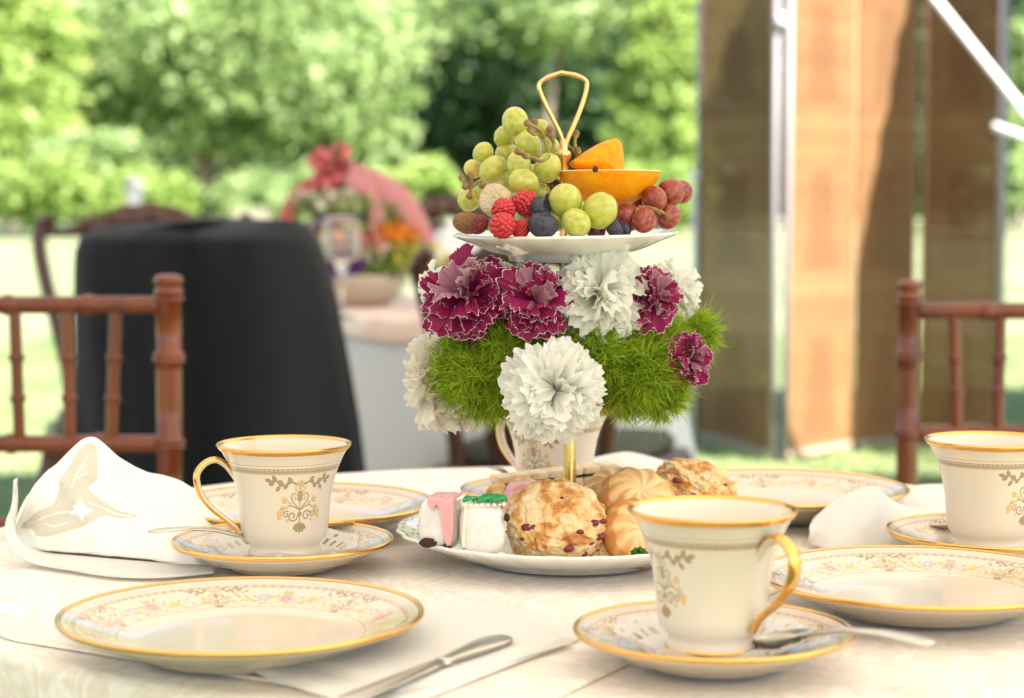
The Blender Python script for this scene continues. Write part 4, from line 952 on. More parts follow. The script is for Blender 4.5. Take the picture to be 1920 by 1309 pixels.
# ------------------------------------------------------------------ carnations
M_purple = mat('purple_petal', (.22, .008, .07), .5, sheen=.2)
def petal_mat(name, inner, edge, back, transl, edgew=.955, var=.15):
    m = bpy.data.materials.new(name); m.use_nodes = True; n = m.node_tree; p = n.nodes['Principled BSDF']; p.inputs['Roughness'].default_value = .55; p.inputs['Specular IOR Level'].default_value = .3
    uvn = node(m, 'ShaderNodeUVMap'); sep = node(m, 'ShaderNodeSeparateXYZ'); link(m, uvn.outputs[0], sep.inputs[0])
    nz = node(m, 'ShaderNodeTexNoise', Scale=9.0, Detail=3.0); link(m, uvn.outputs[0], nz.inputs[0])
    ad = node(m, 'ShaderNodeMath', operation='MULTIPLY_ADD'); ad.inputs[1].default_value = .10; link(m, nz.outputs[0], ad.inputs[0]); link(m, sep.outputs[1], ad.inputs[2])
    oi = node(m, 'ShaderNodeObjectInfo')
    # streaks along the petal
    st_ = node(m, 'ShaderNodeTexNoise', Scale=1.0, Detail=4.0); mp = node(m, 'ShaderNodeMapping'); mp.inputs['Scale'].default_value = (38, 1.4, 1); link(m, uvn.outputs[0], mp.inputs[0]); link(m, mp.outputs[0], st_.inputs[0])
    ci = ramp(m, st_.outputs[0], [(.3, tuple(c*(1-var) for c in inner)), (.7, tuple(min(.9, c*(1+var)) for c in inner))])
    cb = ramp(m, st_.outputs[0], [(.3, tuple(c*(1-var*.7) for c in back)), (.7, tuple(min(.9, c*(1+var*.7)) for c in back))])
    gm = node(m, 'ShaderNodeNewGeometry')
    m1 = node(m, 'ShaderNodeMix', data_type='RGBA'); link(m, gm.outputs['Backfacing'], m1.inputs['Factor']); link(m, ci, m1.inputs['A']); link(m, cb, m1.inputs['B'])
    gt = node(m, 'ShaderNodeMapRange'); gt.inputs['From Min'].default_value = edgew+.05-.018; gt.inputs['From Max'].default_value = edgew+.05+.012; link(m, ad.outputs[0], gt.inputs['Value'])
    m2 = node(m, 'ShaderNodeMix', data_type='RGBA'); link(m, gt.outputs[0], m2.inputs['Factor']); link(m, m1.outputs['Result'], m2.inputs['A']); m2.inputs['B'].default_value = (*edge, 1)
    link(m, m2.outputs['Result'], p.inputs['Base Color']); t = node(m, 'ShaderNodeBsdfTranslucent'); link(m, m2.outputs['Result'], t.inputs[0])
    mx = node(m, 'ShaderNodeMixShader'); mx.inputs[0].default_value = transl; link(m, p.outputs[0], mx.inputs[1]); link(m, t.outputs[0], mx.inputs[2]); link(m, mx.outputs[0], n.nodes['Material Output'].inputs[0])
    b = node(m, 'ShaderNodeBump', Strength=.25, Distance=.0006); link(m, st_.outputs[0], b.inputs['Height']); link(m, b.outputs[0], p.inputs['Normal'])
    return m
M_pp = petal_mat('purple_petal_white_edge', (.27, .008, .080), (.86, .70, .74), (.42, .17, .25), .20, .972)
M_pl = petal_mat('lavender_petal', (.42, .19, .26), (.86, .72, .75), (.58, .36, .43), .30, .972, var=.25)
M_pw = petal_mat('white_petal', (.90, .885, .84), (.91, .90, .87), (.89, .87, .81), .48, var=.02)
M_pcr = petal_mat('cream_petal', (.88, .83, .73), (.90, .86, .79), (.87, .81, .71), .48, var=.03)
def petal_mesh(m, seed, ruff, nu=29, nv=9, curl=.25, phi=.78, cup=.10):
    rs = random.Random(seed); ph = rs.uniform(0, 6); k1, k2, k3 = rs.uniform(2.6, 4.6), rs.uniform(6.5, 10), rs.uniform(15, 21); ph2 = rs.uniform(0, 6); ph3 = rs.uniform(0, 6); bend = rs.uniform(.1, 1.4)*curl; sk = rs.uniform(-.15, .15)
    wav = rs.uniform(.7, 1.3); nv2 = [0, .2, .4, .56, .70, .80, .88, .95, 1.0]
    def f(u, v):
        v = nv2[round(v*8)]; uu = 2*u-1; a = uu*phi; r = v
        e = max(0, (v-.6)/.4); e *= e
        r += e*(.022*math.sin(uu*17+ph)+.018*math.sin(uu*39+ph2)-.07*uu*uu)
        x = r*math.sin(a)*(.42+.58*v)*1.05; y = r*math.cos(a*.8)
        rf = ruff*wav*(v**2.4)
        z = cup*(uu*uu)*v-bend*v**2.6+rf*(math.sin(k1*uu+ph)*.55+math.sin(k2*uu+ph2)*.5+.30*e*math.sin(k3*uu+ph3))+sk*v*uu
        y += rf*.25*math.sin(k2*uu+ph3)
        return Vector((x, y, z))
    V, Fc, uv = grid(nu, nv, f); return mesh('petal', V, Fc, m, uv=uv)
PM = {}
def petals(m, ruff, curl, nm):
    if nm not in PM: PM[nm] = [petal_mesh(m, 100+i*7+hash(nm) % 1 , ruff, curl=curl) for i in range(9)]
    return PM[nm]
def carnation(label, c, R0, ax, mats, group, seed, n=46, outer=98, broad=False, nm='carnation'):
    """c centre (world), R0 bloom radius, ax bloom axis"""
    rs = random.Random(seed); ax = Vector(ax).normalized(); q = ax.to_track_quat('Z', 'Y')
    base = Vector(c)-ax*R0*.55
    t = thing(nm, label, 'carnation', tuple(base), group=group); t.rotation_mode = 'QUATERNION'; t.rotation_quaternion = q
    for i in range(n):
        f = (i+.5)/n; az = i*2.39996+rs.uniform(-.5, .5)
        if broad:
            alpha = R(6+(outer-6)*f**.85)+rs.uniform(-.26, .26); off = R0*(.02+.16*rs.random())*(1-f)
            L = R0*(.96-.05*f)*rs.uniform(.82, 1.08); s = L*(.40+.42*f)*rs.uniform(.85, 1.15)
        else:
            alpha = R(6+(outer-6)*f**.70)+rs.uniform(-.25, .25); off = R0*rs.uniform(.0, .20)*(1-f)
            L = R0*(.90+.04*f)*rs.uniform(.80, 1.08); s = L*rs.uniform(.45, .62)*(1+.45*f)
        mm_ = mats[0] if (len(mats) == 1 or f > mats[2]) or rs.random() > .38 else mats[1]
        me = rs.choice(mm_)
        M = Matrix.Rotation(az, 4, 'Z') @ Matrix.Translation((0, off, 0)) @ Matrix.Rotation(math.pi/2-alpha, 4, 'X') @ Matrix.Rotation(rs.uniform(-.45, .45)+rs.uniform(-1.3, 1.3)*(1-f)**2, 4, 'Y') @ Matrix.Diagonal((s, L, L, 1))
        M = Matrix.Translation(Vector((0, 0, R0*(.16-.24*f)))) @ M
        put('petal', me, t, M=M)
    V, Fc, _ = lathe([(.02*R0, -.55*R0), (.17*R0, -.5*R0), (.2*R0, -.1*R0), (.3*R0, .15*R0)], 14); put('calyx', mesh('calyx', V, Fc, M_calyx), t)
    V, Fc = sweep([(0, 0, -.5*R0), (0, 0, -1.0*R0)], .0018, 8); put('stalk', mesh('stalk', V, Fc, M_calyx), t)
    return t
M_calyx = mat('green_calyx', (.14, .24, .06), .55)
pu = petals(M_pp, .13, .45, 'purple'); la = petals(M_pl, .12, .25, 'lav'); wh = petals(M_pw, .17, .40, 'white'); cr = petals(M_pcr, .17, .40, 'cream')
GC, GW = 'purple carnations with white edges', 'white carnations in the arrangement'
def cp(px, py, dy): return at(px, py, SY+dy)
def cr_(rpx, dy): return rpx*(SY+dy)/F
carnation('largest purple carnation with pale edges at the upper left of the arrangement', cp(864, 548, -.050), cr_(84, -.05), (-.38, -.88, .42), (pu, la, .25), GC, 1, 72, broad=True)
carnation('purple carnation with pale edges between the left purple one and the white one', cp(1003, 552, -.062), cr_(70, -.06), (.0, -.9, .50), (pu, la, .27), GC, 2, 66, broad=True)
carnation('purple carnation turned right beside the upper white carnation', cp(1236, 552, -.040), cr_(60, -.04), (.55, -.80, .30), (pu, la, .32), GC, 3, 60, broad=True)
carnation('smallest purple carnation at the right edge of the green moss', cp(1303, 675, -.035), cr_(52, -.035), (.72, -.72, -.02), (pu, la, .26), GC, 4, 56, broad=True)
carnation('white carnation facing front below the moss, over the brass stem', cp(1043, 735, -.098), cr_(92, -.09), (.02, -1, .04), (wh,), GW, 5, 135, 106)
carnation('large white carnation at the top just under the fruit plate', cp(1128, 530, -.050), cr_(88, -.05), (.12, -.74, .66), (wh,), GW, 6, 115, 102)
carnation('creamy carnation seen from the side at the far left of the moss', cp(802, 714, .000), cr_(96, .0), (-.96, -.26, -.10), (cr,), GW, 7, 115, 90)
carnation('white carnation at the upper right behind the right purple one', cp(1276, 528, .020), cr_(60, .02), (.55, -.3, .70), (wh,), GW, 8, 70, 96)
carnation('white carnation hidden behind the largest purple one at the left', cp(812, 530, .018), cr_(50, .02), (-.8, .1, .50), (wh,), GW, 9, 44, 96)
carnation('small white carnation behind the two left purple ones, under the plate', cp(930, 500, .020), cr_(36, .02), (0, -.3, .95), (wh,), GW, 10, 30, 90)
# ------------------------------------------------------------------ moss-like green dianthus mass
M_moss = mat('moss_blades', (.17, .34, .02), .5, transl=.42)
oi = node(M_moss, 'ShaderNodeVertexColor'); oi.layer_name = 'tint'; setcol(M_moss, oi.outputs[0])
M_core = mat('floral_foam', (.05, .10, .015), .9)
fa_ = thing('floral_foam', 'green foam ball wrapped round the stem inside the arrangement', 'floral foam', (SX, SY, OZ+.10))
EC = [((1075,612),-.052,62),((1150,622),-.045,66),((868,700),-.030,62),((890,690),-.042,84),((960,662),-.052,72),((1040,650),-.055,72),((1120,652),-.055,78),((1195,690),-.048,82),((1245,690),-.038,58),((1230,640),-.025,58),((1298,625),.005,44),((960,725),-.050,60),((1180,725),-.048,58),((905,745),-.040,42),((1240,745),-.036,42),((1060,700),-.03,100)]
mb = MB()
for (x, y), dy, r in EC:
    c = at(x, y, SY+dy+.022)-fa_.location; V, Fc = ball(c, r*.62*SY/F, nu=16, nv=10); mb.add(V, Fc)
V, Fc = ball(at(1068, 640, SY)-fa_.location, .066, .048, .028, 24, 14); mb.add(V, Fc)
mb.build('foam_ball', M_core, fa_)
bl_V = []; bl_F = []; tint = []
cent = [np.array(at(x, y, SY+dy+.022)) for (x, y), dy, r in EC]; rads = [r*.80*SY/F for _, _, r in EC]
cnt = 0
for ci, ((x, y), dy, r) in enumerate(EC):
    nT = int(1000*(r/75)**2)
    for _ in range(nT):
        v = rng.normal(size=3); v /= np.linalg.norm(v)
        if v[1] > .35: continue
        p = cent[ci]+v*rads[ci]*rng.uniform(.86, 1.02)
        if any(np.linalg.norm(p-cent[k]) < rads[k]*.82 for k in range(len(EC)) if k != ci): continue
        ax = v*.7+rng.normal(size=3)*.35+np.array([.05, -.2, .05]); ax /= np.linalg.norm(ax)
        nb = 9; tl = rng.uniform(.0058, .0115)
        base_t = rng.uniform(0, 1)**1.5; cb_ = np.array([.18, .30, .012])*(1-base_t)+np.array([.56, .68, .05])*base_t
        for b in range(nb):
            d_ = ax*.75+rng.normal(size=3)*.42; d_ /= np.linalg.norm(d_); cv_ = rng.normal(size=3)*.42; sdv = np.cross(d_, rng.normal(size=3)); sdv /= np.linalg.norm(sdv)
            wd = .00028; pts = []
            for t in (0, .4, .75, 1): pts.append(p+d_*tl*t+cv_*tl*t*t)
            wds = (1, 1.0, .65, .05); i0 = len(bl_V)
            for q_, w_ in zip(pts, wds): bl_V.append(q_-sdv*wd*w_); bl_V.append(q_+sdv*wd*w_)
            for k in range(3): bl_F.append((i0+2*k, i0+2*k+1, i0+2*k+3, i0+2*k+2))
            cc = cb_*rng.uniform(.8, 1.25)
            for k in range(8): tint.append((*cc, 1))
gl = np.array(fa_.location)
me = mesh('moss', np.array(bl_V)-gl, bl_F, M_moss); a = me.color_attributes.new('tint', 'FLOAT_COLOR', 'POINT'); a.data.foreach_set('color', np.array(tint, np.float32).ravel())
o = put('green_dianthus', me, loc=tuple(gl)); tag(o, 'bright green mossy dianthus wrapped round the middle of the stand', 'green dianthus', kind='stuff')
# ------------------------------------------------------------------ chairs
M_maho = mat('mahogany', (.10, .02, .008), .25, coat=.3); noisec(M_maho, 14, [(.3, (.08,.013,.004)), (.6, (.165,.032,.007)), (.8, (.21,.048,.012))], 6, vs=(1, 1, .25))
def knotted(parent, name, p0, p1, r, knots=(), m=M_maho, loc0=Vector((0,0,0)), taper=1, finial=False, kr=1.28):
    p0, p1 = Vector(p0), Vector(p1); L = (p1-p0).length; ts = {0: 1, 1: taper}
    for i in range(1, 20): ts[i/20] = 1+(taper-1)*i/20
    for k in knots:
        for dt, f in ((-.0075, 1), (-.0045, kr), (-.0015, kr), (0, kr*.93), (.0015, kr), (.0045, kr), (.0075, 1)):
            t = k+dt/L*(r/.014)**.5; 
            if 0 <= t <= 1: ts[t] = f*(1+(taper-1)*t)
    prof = [(t, ts[t]) for t in sorted(ts)]
    V = []; Fc = []; n = 20; q = (p1-p0).to_track_quat('Z', 'Y').to_matrix()
    for t, f in prof:
        for j in range(n): a = 2*math.pi*j/n; V.append(p0-loc0+q @ Vector((r*f*math.cos(a), r*f*math.sin(a), t*L)))
    for i in range(len(prof)-1): Fc += [(i*n+j, i*n+(j+1) % n, (i+1)*n+(j+1) % n, (i+1)*n+j) for j in range(n)]
    Fc.append(tuple(range(n))[::-1]); Fc.append(tuple((len(prof)-1)*n+j for j in range(n)))
    return put(name, mesh(name, V, Fc, m), parent)
def chiavari(label, post_px, post_top, Y, sgn, rails, spindles, splay, width=.40, yaw=0, r=.0155):
    """post_px: pixel column of the near back post; sgn=-1 the chair runs left of it"""
    P0 = at(post_px, post_top, Y); X0 = P0.x; t = thing('bamboo_turned_chair', label, 'chair', (X0+sgn*width/2, Y, 0), group='mahogany chairs with bamboo turned backs')
    L0 = Vector((X0+sgn*width/2, Y, 0)); ztop = P0.z
    for k, xx in enumerate((X0, X0+sgn*width)):
        kz = [z_ for z_ in (.12, .30, .44, rails[1], (rails[0]+rails[1])/2+.02, rails[0]+.012)]
        knotted(t, 'back_post', (xx+(splay if k == 0 else -splay), Y, 0), (xx, Y, ztop-.022), r, [z_/(ztop-.022) for z_ in kz], loc0=L0)
        V, Fc, _ = lathe([(.0135*r/.0155, -.024), (.0165*r/.0155, -.021), (.0185*r/.0155, -.016), (.0165*r/.0155, -.0125), (.0125*r/.0155, -.011), (.0165*r/.0155, -.008), (.0182*r/.0155, -.003), (.0165*r/.0155, .002), (.010*r/.0155, .004), (0, .0045)], 28)
        put('finial', mesh('finial', V, Fc, M_maho), t, loc=(xx-L0.x, 0, ztop))
    for zr in rails+[.60 if rails[1] > .62 else .56]:
        knotted(t, 'rail', (X0, Y, zr), (X0+sgn*width, Y, zr), .0105, (.25, .5, .75) if zr == rails[0] else (.22, .5, .78), loc0=L0, kr=1.22)
    for (u0, u1) in spindles:
        knotted(t, 'spindle', (X0+sgn*u1, Y, rails[1]), (X0+sgn*u0, Y, rails[0]), .0072, (.33, .62), loc0=L0, kr=1.35)
    mbx = MB(); V, Fc = box((0, -.20, .455), (width+.03, .40, .035), None, .012); mbx.add(V, Fc); mbx.build('seat', M_maho, t, smooth=False)
    V, Fc = box((0, -.20, .49), (width, .37, .035), None, .014); put('seat_cushion', mesh('seat_cushion', V, Fc, M_cush), t)
    for xx in (-width/2, width/2): knotted(t, 'front_leg', (xx, -.38, 0), (xx, -.38, .44), .0145, (.3, .6, .85))
    return t
M_cush = mat('ivory_cushion', (.72, .68, .58), .8)
def zpx(y, Y): return at(960, y, Y).z
Yl = 2.35; l_r = [zpx(572, Yl), zpx(832, Yl)]; k_ = Yl/F
chiavari('mahogany bamboo turned chair at the left behind the upright napkin', 316, 521, Yl, -1, l_r, [(99*k_, 112*k_), (191*k_, 190*k_), (290*k_, 285*k_), (386*k_, 380*k_), (480*k_, 475*k_)], -.006, .38, r=.0150)
Yr = 2.45; r_r = [zpx(583, Yr), zpx(812, Yr)]; k_ = Yr/F
chiavari('mahogany bamboo turned chair at the right behind the right cup', 1705, 531, Yr, 1, r_r, [(84*k_, 95*k_), (172*k_, 171*k_), (262*k_, 255*k_), (350*k_, 342*k_)], .002, .38, r=.0132)
# plain carved wooden chairs round the far table
M_walnut = mat('walnut', (.13, .045, .03), .35, coat=.2); noisec(M_walnut, 10, [(.3, (.05,.014,.010)), (.7, (.09,.03,.02))], 5, vs=(1, 1, .3))
def carved_chair(label, loc, rotz, w=.46, h=.95, sh=.46):
    t = thing('carved_chair', label, 'chair', loc, rotz, 'carved walnut dining chairs')
    # local: back at y=0, seat towards -y
    for s in (-1, 1):
        V, Fc = sweep(smooth_path([(s*w*.40, .06, 0), (s*w*.38, .015, .25), (s*w*.36, 0, sh), (s*w*.40, .02, .62), (s*w*.49, .05, .82), (s*w*.50, .06, h-.045), (s*w*.44, .06, h-.015)], 6), .017, 10, up=(0, 1, 0)); put('back_post', mesh('back_post', V, Fc, M_walnut), t)
        V, Fc = sweep(smooth_path([(s*w*.44, -.42, sh-.02), (s*w*.48, -.45, .3), (s*w*.44, -.43, .12), (s*w*.47, -.46, 0)], 6), [.026]*5+[.022]*5+[.016]*9, 10); put('front_leg', mesh('front_leg', V, Fc, M_walnut), t)
    def tr(u, v):
        x = (u-.5)*w*.96; hh = .040+.022*math.cos((u-.5)*2*math.pi*1.0)+.006*math.cos(u*2*math.pi*5); zc = h-.02+.020*math.cos((u-.5)*2*math.pi)+.004*math.sin(u*40)
        a = v*2*math.pi; return Vector((x, .06+.012*math.sin(a)*(1+.3*math.sin(u*60)), zc-.012+hh*.5*math.cos(a)))
    V, Fc, _ = grid(60, 17, tr); put('top_rail', mesh('top_rail', V, Fc, M_walnut), t)
    def spl(u, v):
        z = sh+(h-.05-sh)*v; ww = .05+.035*math.sin(v*math.pi*2.2+.4)**2; a = u*2*math.pi; return Vector((ww*math.cos(a), .02+.04*v+.009*math.sin(a), z))
    V, Fc, _ = grid(20, 24, spl); put('splat', mesh('splat', V, Fc, M_walnut), t)
    V, Fc = box((0, -.21, sh-.03), (w*.98, .48, .07), None, .014); put('seat_frame', mesh('seat_frame', V, Fc, M_walnut, smooth=False), t)
    V, Fc = box((0, -.21, sh+.02), (w*.86, .42, .05), None, .02); put('seat_pad', mesh('seat_pad', V, Fc, M_tapestry), t)
    return t
M_tapestry = mat('dark_tapestry', (.06, .07, .05), .9)
cc = at(230, 400, 4.7)
carved_chair('carved walnut chair behind the black draped chair at the left', (cc.x+.06, 4.7, 0), R(12), .50, cc.z+.005)
c2 = at(1150, 480, 4.05)
carved_chair('walnut chair seen behind the flowers at the right of the far table', (c2.x-.17, 3.82, 0), R(160), .42, .90)
c3 = at(830, 378, 5.3); carved_chair('walnut chair at the far side of the white table, left of the fruit plate', (c3.x+.02, 5.35, 0), R(10), .46, .975)
c4 = at(750, 800, 4.0); carved_chair('dark walnut chair pushed under the second table, only its legs and seat showing', (c4.x+.02, 4.85, 0), R(4), .44, .60)
# black draped chair
bc = thing('draped_chair', 'chair covered by a long black cloth between the left chair and the far table', 'chair', (at(400, 600, 3.4).x, 3.4, 0))
M_blk = mat('black_wool', (.0068, .0072, .0110), .8, spec=.25, sheen=.05); nbump(M_blk, 700, .3, .0006)
YB = 3.4; X0 = bc.location.x
sil = [(415, 285, 560), (424, 190, 575), (440, 163, 588), (470, 150, 603), (520, 146, 618), (600, 143, 636), (700, 141, 655), (800, 138, 672), (900, 134, 684), (1000, 128, 692), (1120, 122, 700)]
V = []; n = 96; NL = len(sil)
rows = []
for k in range((NL-1)*4+1):
    q = k/4; i = min(int(q), NL-2); f = q-i; a, b = sil[i], sil[i+1]; rows.append([a[j]*(1-f)+b[j]*f for j in range(3)])
for ri, (y, xl, xr) in enumerate(rows):
    A, B = at(xl, y, YB), at(xr, y, YB); c = (A+B)/2; hw = (B-A).length/2; g = max(0, ri/len(rows)); dep = .05+.09*min(1, ri/9)+.06*g
    for j in range(n):
        t = 2*math.pi*j/n; ct, st_ = math.cos(t), math.sin(t); e = .55
        x = hw*abs(ct)**e*(1 if ct > 0 else -1); yy = dep*abs(st_)**e*(1 if st_ > 0 else -1)
        fo = (.085*(g**.5)*(1-abs(math.sin(x*13+.6*math.sin(x*7+c.z*2))))-.03+.03*math.sin(x*24+1.8*math.sin(x*9)+1)+.014*g*math.sin(x*61+2)+.03*min(1, ri/4)*noise.noise(Vector((x*6, c.z*2.5, 1)))) if st_ < 0 else 0
        drop = -.012*min(1, ri/6)*0
        tz = .018*noise.noise(Vector((x*5, 3, 0)))*(1 if ri < 3 else 0)
        V.append((c.x+x-X0, yy+fo, c.z+tz*.5))
m_ = len(rows); Fc = [(i*n+j, (i+1)*n+j, (i+1)*n+(j+1) % n, i*n+(j+1) % n) for i in range(m_-1) for j in range(n)]
V.append((float(np.mean([v[0] for v in V[:n]])), 0, V[0][2]+.004)); Fc += [(len(V)-1, j, (j+1) % n) for j in range(n)]
put('black_cloth', mesh('black_cloth', V, Fc, M_blk), bc)
for s in (-1, 1):
    V, Fc = sweep([(s*.17, 0, 0), (s*.17, 0, .86)], .014, 8); put('back_post', mesh('back_post', V, Fc, M_walnut), bc)
    V, Fc = sweep([(s*.19, -.02, 0), (s*.19, -.02, .30)], .014, 8); put('front_leg', mesh('front_leg', V, Fc, M_walnut), bc)
# ------------------------------------------------------------------ second table
C2 = Vector((at(880, 560, 4.55).x, 4.55, 0)); R2 = .45
t2 = thing('far_table', 'round wooden table under the white cloth beyond the draped chair', 'table', (C2.x, C2.y, 0))
V, Fc, _ = lathe([(0, TZ-.004), (R2-.005, TZ-.004), (R2-.005, TZ-.03), (0, TZ-.03)], 48); put('tabletop', mesh('tabletop', V, Fc, M_darkwood), t2)
V, Fc, _ = lathe([(.03, .70), (.04, .5), (.05, .3), (.06, .2), (.02, .12)], 24); put('pedestal', mesh('pedestal', V, Fc, M_darkwood), t2)
for k in range(4):
    a = k*math.pi/2+.4; V, Fc = sweep(smooth_path([(0, 0, .22), (.12*math.cos(a), .12*math.sin(a), .2), (.3*math.cos(a), .3*math.sin(a), .02)], 5), .02, 8); put('foot', mesh('foot', V, Fc, M_darkwood), t2)
M_white2 = mat('white_cotton', (.87, .87, .90), .75, transl=.3); M_pale = mat('weathered_stone', (.15, .15, .155), .8)
M_pinkcl = mat('pale_pink_lace', (.80, .58, .50), .75); noisec(M_pinkcl, 14, [(.4, (.80,.56,.48)), (.6, (.84,.72,.66))], 4)
V = []; n = 160; rows2 = [R2*i/6 for i in range(7)]; HB = 16
for r in rows2:
    for j in range(n): t = 2*math.pi*j/n; V.append((r*math.cos(t), r*math.sin(t), TZ))
for k in range(1, HB+1):
    g = k/HB
    for j in range(n):
        t = 2*math.pi*j/n; side = .62; cx, cy = math.cos(t-.75), math.sin(t-.75); ext = side/max(abs(cx), abs(cy))-R2   # square cloth: hang length varies
        hang = .24+max(0, ext)*.85; r = R2+.006+g*(.035+.020*math.sin(9*t+1)+.012*math.sin(17*t)+.05*(ext/.4))
        V.append((r*math.cos(t), r*math.sin(t), TZ-.004-g*hang))
tot = len(rows2)+HB; Fc = [(i*n+j, i*n+(j+1) % n, (i+1)*n+(j+1) % n, (i+1)*n+j) for i in range(tot-1) for j in range(n)]
o = put('white_tablecloth', mesh('white_tablecloth', [(x, y, z-TZ) for x, y, z in V], Fc, M_white2), loc=(C2.x, C2.y, TZ)); tag(o, 'white cloth hanging in points round the far table', 'tablecloth')
V, Fc, _ = lathe([(0, .003), (.3, .003), (R2-.005, .004), (R2+.012, .002), (R2+.020, -.010), (R2+.022, -.045)], 96, rmod=lambda t, i: (1, .006*math.sin(14*t) if i == 5 else 0)); o = put('pink_topper', mesh('pink_topper', V, Fc, M_pinkcl), loc=(C2.x, C2.y, TZ)); tag(o, 'pale pink lace topper lying over the far white tablecloth', 'table topper')
Z2 = TZ+.004
# ribbon basket
M_rib = mat('coral_ribbon', (.72, .17, .19), .45, transl=.25); M_rib2 = mat('pale_pink_ribbon', (.82, .40, .44), .5, transl=.4)
M_wick = mat('wicker', (.50, .42, .34), .8); nbump(M_wick, 180, 1, .004)
YB2 = 4.5; b0 = at(665, 545, YB2); bk_ = thing('ribbon_basket', 'flower basket with a tall hoop and coral ribbon bow on the far table', 'basket', (b0.x, YB2, Z2))
kx = YB2/F
def bl(px, py, dy=0): p = at(px, py, YB2+dy); return Vector((p.x-b0.x, dy, p.z-Z2))
zt2 = bl(665, 512).z
V, Fc, _ = lathe([(0, .004), (.075, .0), (.10, .03), (.118, zt2*.7), (.122, zt2), (.112, zt2), (.10, zt2*.6), (0, zt2*.5)], 40, rmod=lambda t, i: (1+.012*math.sin(20*t), 0)); put('wicker_bowl', mesh('wicker_bowl', V, Fc, M_wick), bk_)
hoop = smooth_path([bl(552, 480), bl(538, 420), bl(548, 380), bl(580, 340), bl(625, 322), bl(680, 335), bl(730, 365), bl(762, 410), bl(790, 470)], 6)
V, Fc = sweep(hoop, .006, 8); put('hoop_handle', mesh('hoop_handle', V, Fc, M_wick), bk_)
for nm, pts, wd, m_ in (('ribbon_arch', [bl(545, 440, -.02), bl(538, 405, -.02), bl(556, 370, -.02), bl(595, 340, -.02), bl(640, 330, -.02)], .017, M_rib), ('ribbon_tail', [bl(650, 325, -.03), bl(700, 345, -.03), bl(745, 370, -.03), bl(775, 415, -.03), bl(800, 480, -.02)], .030, M_rib2), ('ribbon_tail', [bl(650, 330, -.05), bl(690, 360, -.05), bl(706, 410, -.05), bl(703, 450, -.05), bl(700, 492, -.05)], .018, M_rib2)):
    ps_ = smooth_path(pts, 6); V, Fc = sweep(ps_, wd, 8, up=(0, 1, 0), sx=1, sy=.09); put(nm, mesh(nm, V, Fc, m_), bk_)
mb = MB(); random.seed(2)
for k in range(16):
    a = k*2.4; rr_ = .012+.030*((k % 4)/3); c = bl(620, 322, -.03)+Vector((rr_*math.cos(a)*1.2, rr_*.5*math.sin(a*1.7), rr_*math.sin(a)*.9)); q = Euler((random.uniform(0, 3), random.uniform(0, 3), random.uniform(0, 3))).to_matrix()
    ps_ = [c+q @ Vector((.030*math.cos(b)*abs(math.sin(b/2)), 0, .022*math.sin(b))) for b in np.linspace(0, 6.28, 14)]; V, Fc = sweep(ps_, .011, 6, up=q @ Vector((0, 1, 0)), sx=.08, sy=1); mb.add(V, Fc)
mb.build('bow', M_rib, bk_)
def blobmass(name, parent, cells, cols, seed, size, cat=None, label=None, loc=None):
    """loose heap of petals/leaves, one mesh"""
    r_ = random.Random(seed); mb = MB()
    for (c, ext, nn_, mi_) in cells:
        for _ in range(nn_):
            p = Vector(c)+Vector((r_.gauss(0, ext[0]), r_.gauss(0, ext[1]), r_.gauss(0, ext[2]))); q = Euler((r_.uniform(0, 6), r_.uniform(0, 6), r_.uniform(0, 6))).to_matrix(); s = size*r_.uniform(.6, 1.3)
            mb.add([p+q @ Vector(v)*s for v in ((-.6, 0, 0), (0, -.5, .15), (.7, 0, 0), (0, .5, .15))], [(0, 1, 2, 3)], mi_)
    return mb.build(name, cols, parent)
Mor = mat('orange_petals', (.85, .28, .02), .6, transl=.2); Mpu = mat('violet_petals', (.16, .03, .26), .6, transl=.2); Mgr = mat('leaf_green', (.22, .36, .07), .6, transl=.3); Mwp = mat('cream_petals', (.75, .68, .58), .6, transl=.3); Mye = mat('yellow_green_petals', (.55, .50, .08), .6, transl=.3)
Mpg = mat('pale_moss', (.38, .48, .20), .7, transl=.3)
blobmass('moss_dome', bk_, [(bl(632, 385, -.02), (.042, .03, .013), 700, 0), (bl(620, 372, -.03), (.03, .02, .008), 300, 1)], [Mpg, Mwp], 1, .018)
blobmass('flower_heads', bk_, [(bl(640, 445, -.03), (.03, .02, .018), 150, 0), (bl(742, 440, -.04), (.024, .02, .010), 220, 0), (bl(590, 455, -.03), (.02, .02, .02), 220, 3), (bl(700, 430, -.02), (.035, .02, .03), 350, 1), (bl(665, 478, -.06), (.05, .02, .020), 320, 3), (bl(765, 480, -.06), (.035, .02, .016), 320, 2), (bl(612, 425, -.03), (.02, .02, .02), 160, 4), (bl(720, 490, -.07), (.04, .02, .014), 220, 1), (bl(640, 505, -.08), (.03, .02, .014), 160, 4), (bl(690, 458, -.05), (.03, .02, .012), 160, 5)], [Mor, Mgr, Mye, Mwp, Mpu, M_rib2], 2, .016)
